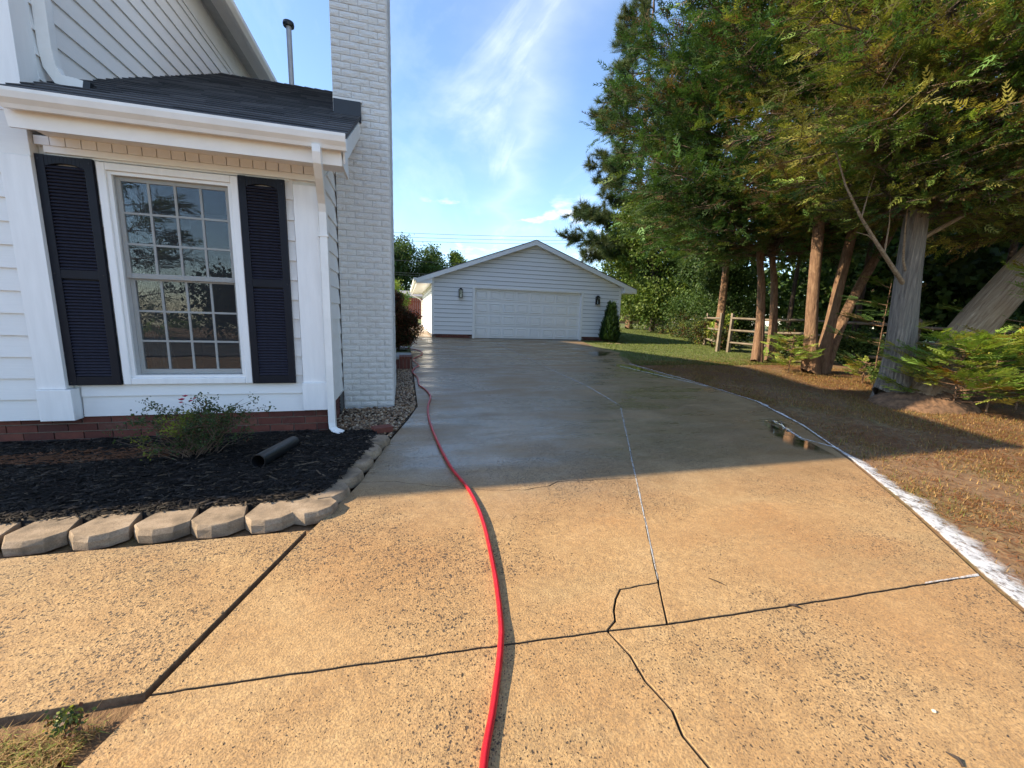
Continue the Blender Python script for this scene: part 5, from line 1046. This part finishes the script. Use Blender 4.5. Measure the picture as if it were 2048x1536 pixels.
# pine at the left edge of the tree mass
def pine(base,H,seed):
    rg=np.random.default_rng(seed); bx,by=base; bz=gz(by); T=tag(empty('pine_tree',(bx,by,bz)),'tall pine with tufted branches against the sky behind the garage','tree'); limbs=[];P_=[];D_=[];S_=[];C_=[]
    for l in range(64):
        u=(l+rg.random())/64; h=5.0+(H-5.5)*u; az=rg.uniform(0,6.283) if l%3 else rg.uniform(2.6,3.9); L=(5.6*(1-.62*u)+.4)*rg.uniform(.65,1.1); t=np.linspace(0,1,7); dirx=np.array([math.cos(az),math.sin(az)]); zz=bz+h+L*(.10*t-.28*t**2+.22*t**4)
        P=np.concatenate([np.array([[bx,by]])+dirx*(L*t)[:,None]+np.cumsum(rg.normal(0,.10,(7,2)),0),zz[:,None]],1); limbs.append((P,.03+.012*L,.02))
        for q in range(int(L*5.0)):
            tt=rg.uniform(.42,1); f=tt*6; i=min(int(f),5); p=P[i]*(1-(f-i))+P[i+1]*(f-i); e=unit(np.append(dirx,0)*.7+rg.normal(0,.6,3)+np.array([0,0,.25])); l2=rg.uniform(.35,1.0); tip=p+e*l2; limbs.append((np.array([p,(p+tip)/2,tip]),.02,.008))
            for z in range(4): 
                s=p+(tip-p)*rg.uniform(.25,1.05); P_.append(s); D_.append(unit(e+rg.normal(0,.45,3)+np.array([0,0,.25]))); S_.append(rg.uniform(.42,.68)); C_.append(GREENS['pine'][rg.integers(0,6)]*rg.uniform(.75,1.3))
    n=len(P_); a_=scatter(TUF,np.array(P_),rot_basis(np.array(D_),rg.uniform(0,6,n)),np.array(S_),np.array(C_)); np_mesh('crown',a_[0],a_[1],M_NEEDLE,a_[2],T); v,f=limb_mesh(limbs,5); np_mesh('branches',v,f,M_BARKD,None,T,True)
    trunk('trunk',[(bx,by,bz-.1),(bx,by,H*.4),(bx+.1,by,H*.75),(bx,by,H+.5)],[.32,.26,.17,.04],M_BARK,T,12,.05,.3,seed)
pine((17.2,28.5),23,201)
# trees across the street, seen only as reflections in the window and wet concrete
cypress('street_conifer','dark conifer mirrored in the left panes of the window',(-12.2,-14),12,.6,lambda h,az:np.interp(h,[.5,3,6,12],[3.0,3.4,2.6,.4]),46,210,'far',(.3,.3,.15,.05,.05,.15),.1,(.7,1.1),1,None,'trees across the street',.55)
for i,(x,y,H,R) in enumerate(((-8.6,-17,3.6,2.4),(-4.5,-19,4.2,2.8),(-17,-16,7,4),(0,-22,5,3.2))): leafy('street_tree','low leafy tree across the street mirrored in the window',(x,y),H,.2,R,700,220+i,'dark',(.5,.8),8,.12,'trees across the street','tree')
# ------------------------------------------------------------------ fences, wires, neighbours
M_RAIL=plain('weathered_rail',(.19,.155,.115),.9,var=.3,scale=5,bump=.6,bscale=20,grain=(1,1,1)); M_CEDARF=plain('cedar_fence_board',(.34,.215,.12),.9,var=.25,scale=4,bump=.4,bscale=12,grain=(6,6,.6)); M_REDF=plain('red_fence_stain',(.42,.10,.05),.85,var=.15,scale=4)
def railfence(label,pts,rails=3,h=1.4):
    F_=tag(empty('split_rail_fence',(*pts[0],gz(pts[0][1]))),label,'fence'); r=random.Random(len(pts))
    for x,y in pts: MB().hexa([(x-.06,y-.05,gz(y)-.2),(x+.06,y-.05,gz(y)-.2),(x+.06,y+.05,gz(y)-.2),(x-.06,y+.05,gz(y)-.2)],[(x-.05+.03,y-.04,gz(y)+h+.05),(x+.05+.03,y-.04,gz(y)+h),(x+.05+.03,y+.04,gz(y)+h+.02),(x-.05+.03,y+.04,gz(y)+h+.06)]).build('post',M_RAIL,F_)
    for (x0,y0),(x1,y1) in zip(pts[:-1],pts[1:]):
        for k in range(rails):
            z=.35+k*.45+r.uniform(-.04,.04); MB().tube([(x0,y0,gz(y0)+z),((x0+x1)/2,(y0+y1)/2,(gz(y0)+gz(y1))/2+z-.02),(x1,y1,gz(y1)+z+r.uniform(-.05,.05))],[.045,.06,.045],7,flat=.8).build('rail',M_RAIL,F_)
railfence('weathered split-rail fence running back along the far lawn',[(11.68,12.85),(13.6,15.8),(15.75,18.8),(17.2,21.6),(18.6,24.4),(20.0,28.0),(21.6,32.5)])
railfence('weathered split-rail fence running behind the cypress row',[(11.95,12.6),(13.0,10.2),(13.6,7.8),(14.0,5.2),(14.1,2.6)],3)
wf=tag(empty('privacy_fence',(24,38,gz(38))),'brown wooden privacy fence with scalloped top behind the lawn','fence')
x=20.4; i=0
while x<27.5:
    s=((x-20.4)%2.4)/2.4; tp=1.62+.28*math.sin(math.pi*s); MB().box(x,x+.138,38,38.02,gz(38)+.03,gz(38)+tp).build('fence_board',M_CEDARF,wf); x+=.15; i+=1
for z in (.35,.95,1.45): MB().box(20.4,27.5,37.955,37.995,gz(38)+z,gz(38)+z+.09).build('rail',M_CEDARF,wf)
for k in range(4): MB().box(20.4+2.4*k-.05,20.4+2.4*k+.05,37.86,37.955,gz(38)-.1,gz(38)+1.75).build('post',M_CEDARF,wf)
rf_=tag(empty('red_fence',(-1,34,gz(34))),'orange-red board fence glimpsed between the chimney and the garage','fence')
x=-4.0
while x<1.6: MB().box(x,x+.14,34,34.02,gz(34)+.05,gz(34)+1.75).build('fence_board',M_REDF,rf_); x+=.15
for z in (.4,1.4): MB().box(-4,1.6,33.96,33.999,gz(34)+z,gz(34)+z+.09).build('rail',M_REDF,rf_)
nh=tag(empty('neighbour_house',(-2,47,gz(47))),'pale neighbouring house sliver beside the garage eave','house')
MB().box(-8,2.2,46,54,.85,3.0).build('wall',M_GSID,nh)
MB().add([(-8.4,45.6,2.95),(2.6,45.6,2.95),(2.6,50,3.75),(-8.4,50,3.75),(2.6,54.4,2.95),(-8.4,54.4,2.95)],[(0,1,2,3),(3,2,4,5)]).build('roof',plain('pale_roof',(.22,.22,.23),.8),nh)
wn_=MB().box(.2,1.0,45.96,46.0,1.9,3.0).build('window',M_VINYL,nh); MB().box(.27,.93,45.94,45.959,1.97,2.93).build('pane',M_GLASS,wn_)
M_WIRE=plain('wire_sheath',(.05,.055,.06),.6)
for i,(za,zb,y0) in enumerate(((8.35,9.55,40),(8.05,9.28,40.4),(7.78,9.0,40.8),(6.02,6.6,41),(4.95,5.35,41.5),(4.75,5.12,41.6))):
    sl_=(zb-za)/20.4; pts=[]
    for k in range(25):
        x=-30+k*3.2; pts.append((x,y0+.0,za+sl_*(x+1)+.0012*(x-9)**2-.12))
    o=MB().tube(pts,.016,5).build('utility_wire',M_WIRE); tag(o,['highest utility wire crossing the sky behind the garage','second highest utility wire behind the garage','third utility wire just above the garage ridge','single utility wire in front of the far trees','upper of two low wires in front of the far trees','lower of two low wires in front of the far trees'][i],'wire','utility wires behind the garage')
# ------------------------------------------------------------------ grass, straw
def blades(n,xy,hgt,col,lean=.6,wid=.004,z0=-.02,name='grass'):
    x,y=xy; n=len(x); th=RNG.uniform(0,6.283,n); h=hgt; d=np.stack([np.cos(th)*lean*RNG.random(n),np.sin(th)*lean*RNG.random(n),np.ones(n)],-1); d=unit(d)*h[:,None]; s=np.stack([-np.sin(th),np.cos(th),np.zeros(n)],-1)*(wid*RNG.uniform(.6,1.5,n))[:,None]
    ox=np.clip((x-re_x(np.clip(y,-4,9.4))-0.05)/0.6,0,1); p=np.stack([x,y,gzv(y)-.035+ox*(.012+.018*fbm(x*1.6,y*1.6))-.003],-1)
    m_=p+d*.62+np.array([0,0,.1])*h[:,None]; V=np.stack([p-s,p+s,m_,p+d+np.stack([np.cos(th),np.sin(th),-.5*np.ones(n)],-1)*(h*.4)[:,None],m_+s],1).reshape(-1,3); k=np.arange(n)[:,None]*5
    T=np.concatenate([k+np.array([[0,1,2]]),k+np.array([[2,4,3]])],0); return np_mesh(name,V,T,M_BLADE,np.repeat(col,5,0))
n=170000; y=.4+9.6*RNG.random(n)**1.25; x=re_x(y)+.16+ (RNG.random(n)**1.15)*(9.5); k=~((x>11.9)); pt=fbm(x*.9+3,y*.9,4)+.35*fbm(x*2.7,y*2.7,9); k&=(RNG.random(n)<np.clip(.45+1.1*pt,.08,1)); x,y,pt=x[k],y[k],pt[k]; n=len(x)
g=RNG.random(n); c0=np.array([.36,.225,.085]); c1=np.array([.18,.19,.045]); c2=np.array([.26,.13,.05]); col=np.where((g<.55)[:,None],c0,np.where((g<.74)[:,None],c1,c2))*RNG.uniform(.65,1.25,(n,1))
tag(blades(n,(x,y),RNG.uniform(.018,.055,n)*np.clip(1+.1*y,1,1.6),col,1.3,.0035),kind='stuff')
# pine straw lying flat
n=170000; y=.4+9.2*RNG.random(n); x=re_x(y)+.12+RNG.random(n)*6.5; pt=fbm(x*.8,y*.8,2); k=(RNG.random(n)<np.clip(.55-.7*pt,.08,1))&(x<11); x,y=x[k],y[k]; n=len(x); th=RNG.uniform(0,6.283,n); l=RNG.uniform(.03,.09,n); dx=np.cos(th)*l; dy=np.sin(th)*l; wz=.003
ox=np.clip((x-re_x(y)-0.05)/0.6,0,1); z=gzv(y)-.035+ox*(.012+.018*fbm(x*1.6,y*1.6))+RNG.uniform(.002,.012,n); V=np.stack([np.stack([x+np.sin(th)*wz,y-np.cos(th)*wz,z],-1),np.stack([x-np.sin(th)*wz,y+np.cos(th)*wz,z],-1),np.stack([x+dx,y+dy,z+RNG.uniform(-.004,.008,n)],-1)],1).reshape(-1,3); T=np.arange(n*3).reshape(-1,3)
c_=np.array([.25,.10,.04])*RNG.uniform(.6,1.4,(n,1)); tag(np_mesh('pine_straw',V,T,M_BLADE,np.repeat(c_,3,0)),kind='stuff')
n=90000; y=9.2+20*RNG.random(n)**1.6; x=5.6+RNG.random(n)*13; fx=np.interp(y,[9,11.5,12,17,26,30],[5.8,6.7,7.15,8.1,10,10]); k=(x>fx)&~((x>GX0-.1)&(x<GX1+.05)&(y>GY-.05)&(y<26.1)); k&=(x<np.interp(y,[9,12.8,19,28],[12,12.2,16.5,20.5])); x,y=x[k],y[k]; n=len(x)
col=np.array([.095,.145,.030])*RNG.uniform(.6,1.5,(n,1))+np.where((RNG.random(n)<.18)[:,None],np.array([.10,.06,.02]),0); tag(blades(n,(x,y),RNG.uniform(.025,.06,n)*np.clip(y/12,1,1.6),col,.8,.008),kind='stuff')
n=24000; x=RNG.uniform(-1.9,-.85,n); y=RNG.uniform(.6,1.36,n); k=(x<-.86+.34*(y-1.37)-.05)&(y<1.345); x,y=x[k],y[k]; n=len(x); g=RNG.random(n); col=np.where((g<.5)[:,None],np.array([.42,.28,.12]),np.where((g<.8)[:,None],np.array([.24,.27,.06]),np.array([.20,.10,.05])))*RNG.uniform(.6,1.3,(n,1))
tag(blades(n,(x,y),RNG.uniform(.025,.075,n),col,1.6,.0022),kind='stuff')
leafy('weed','pale green leafy weed in the grass corner at lower left',(-1.0,1.315),.085,.0,.05,26,301,'rose',(.03,.05),4,.003,None,'weed',bzoff=-.02)
xs=np.linspace(-8,-.86,40)
# small leaves and specks on the drive
n=900; x=RNG.uniform(-.5,5,n); y=RNG.uniform(.7,9,n); le=np.interp(y,[.7,1.4,2.4,3.9,5.25,9],[-1,-.8,-.5,-.13,.17,.18]); k=(x>le+.05)&(x<re_x(y)-.1)&(RNG.random(n)<.45); x,y=x[k],y[k]; n=len(x); d=unit(RNG.normal(size=(n,3))*np.array([1,1,.1])); a_=scatter([(V0,F0,np.zeros(6)) for V0,F0 in [(np.array([[-.5,-.5,0],[.5,-.35,0.1],[.5,.4,0.0],[-.5,.5,.1],[-.4,0,.9],[.42,0,.8]],float),np.array([[0,1,5],[0,5,4],[1,2,5],[2,3,4],[2,4,5],[3,0,4]]))]],np.stack([x,y,gzv(y)+.0015],-1),rot_basis(d,np.zeros(n)),np.stack([RNG.uniform(.004,.016,n),RNG.uniform(.002,.005,n),RNG.uniform(.001,.003,n)],-1),np.array([.03,.022,.015])*RNG.uniform(.4,1.6,(n,1)))
tag(np_mesh('drive_debris',a_[0],a_[1],M_CHIP,a_[2]),kind='stuff')
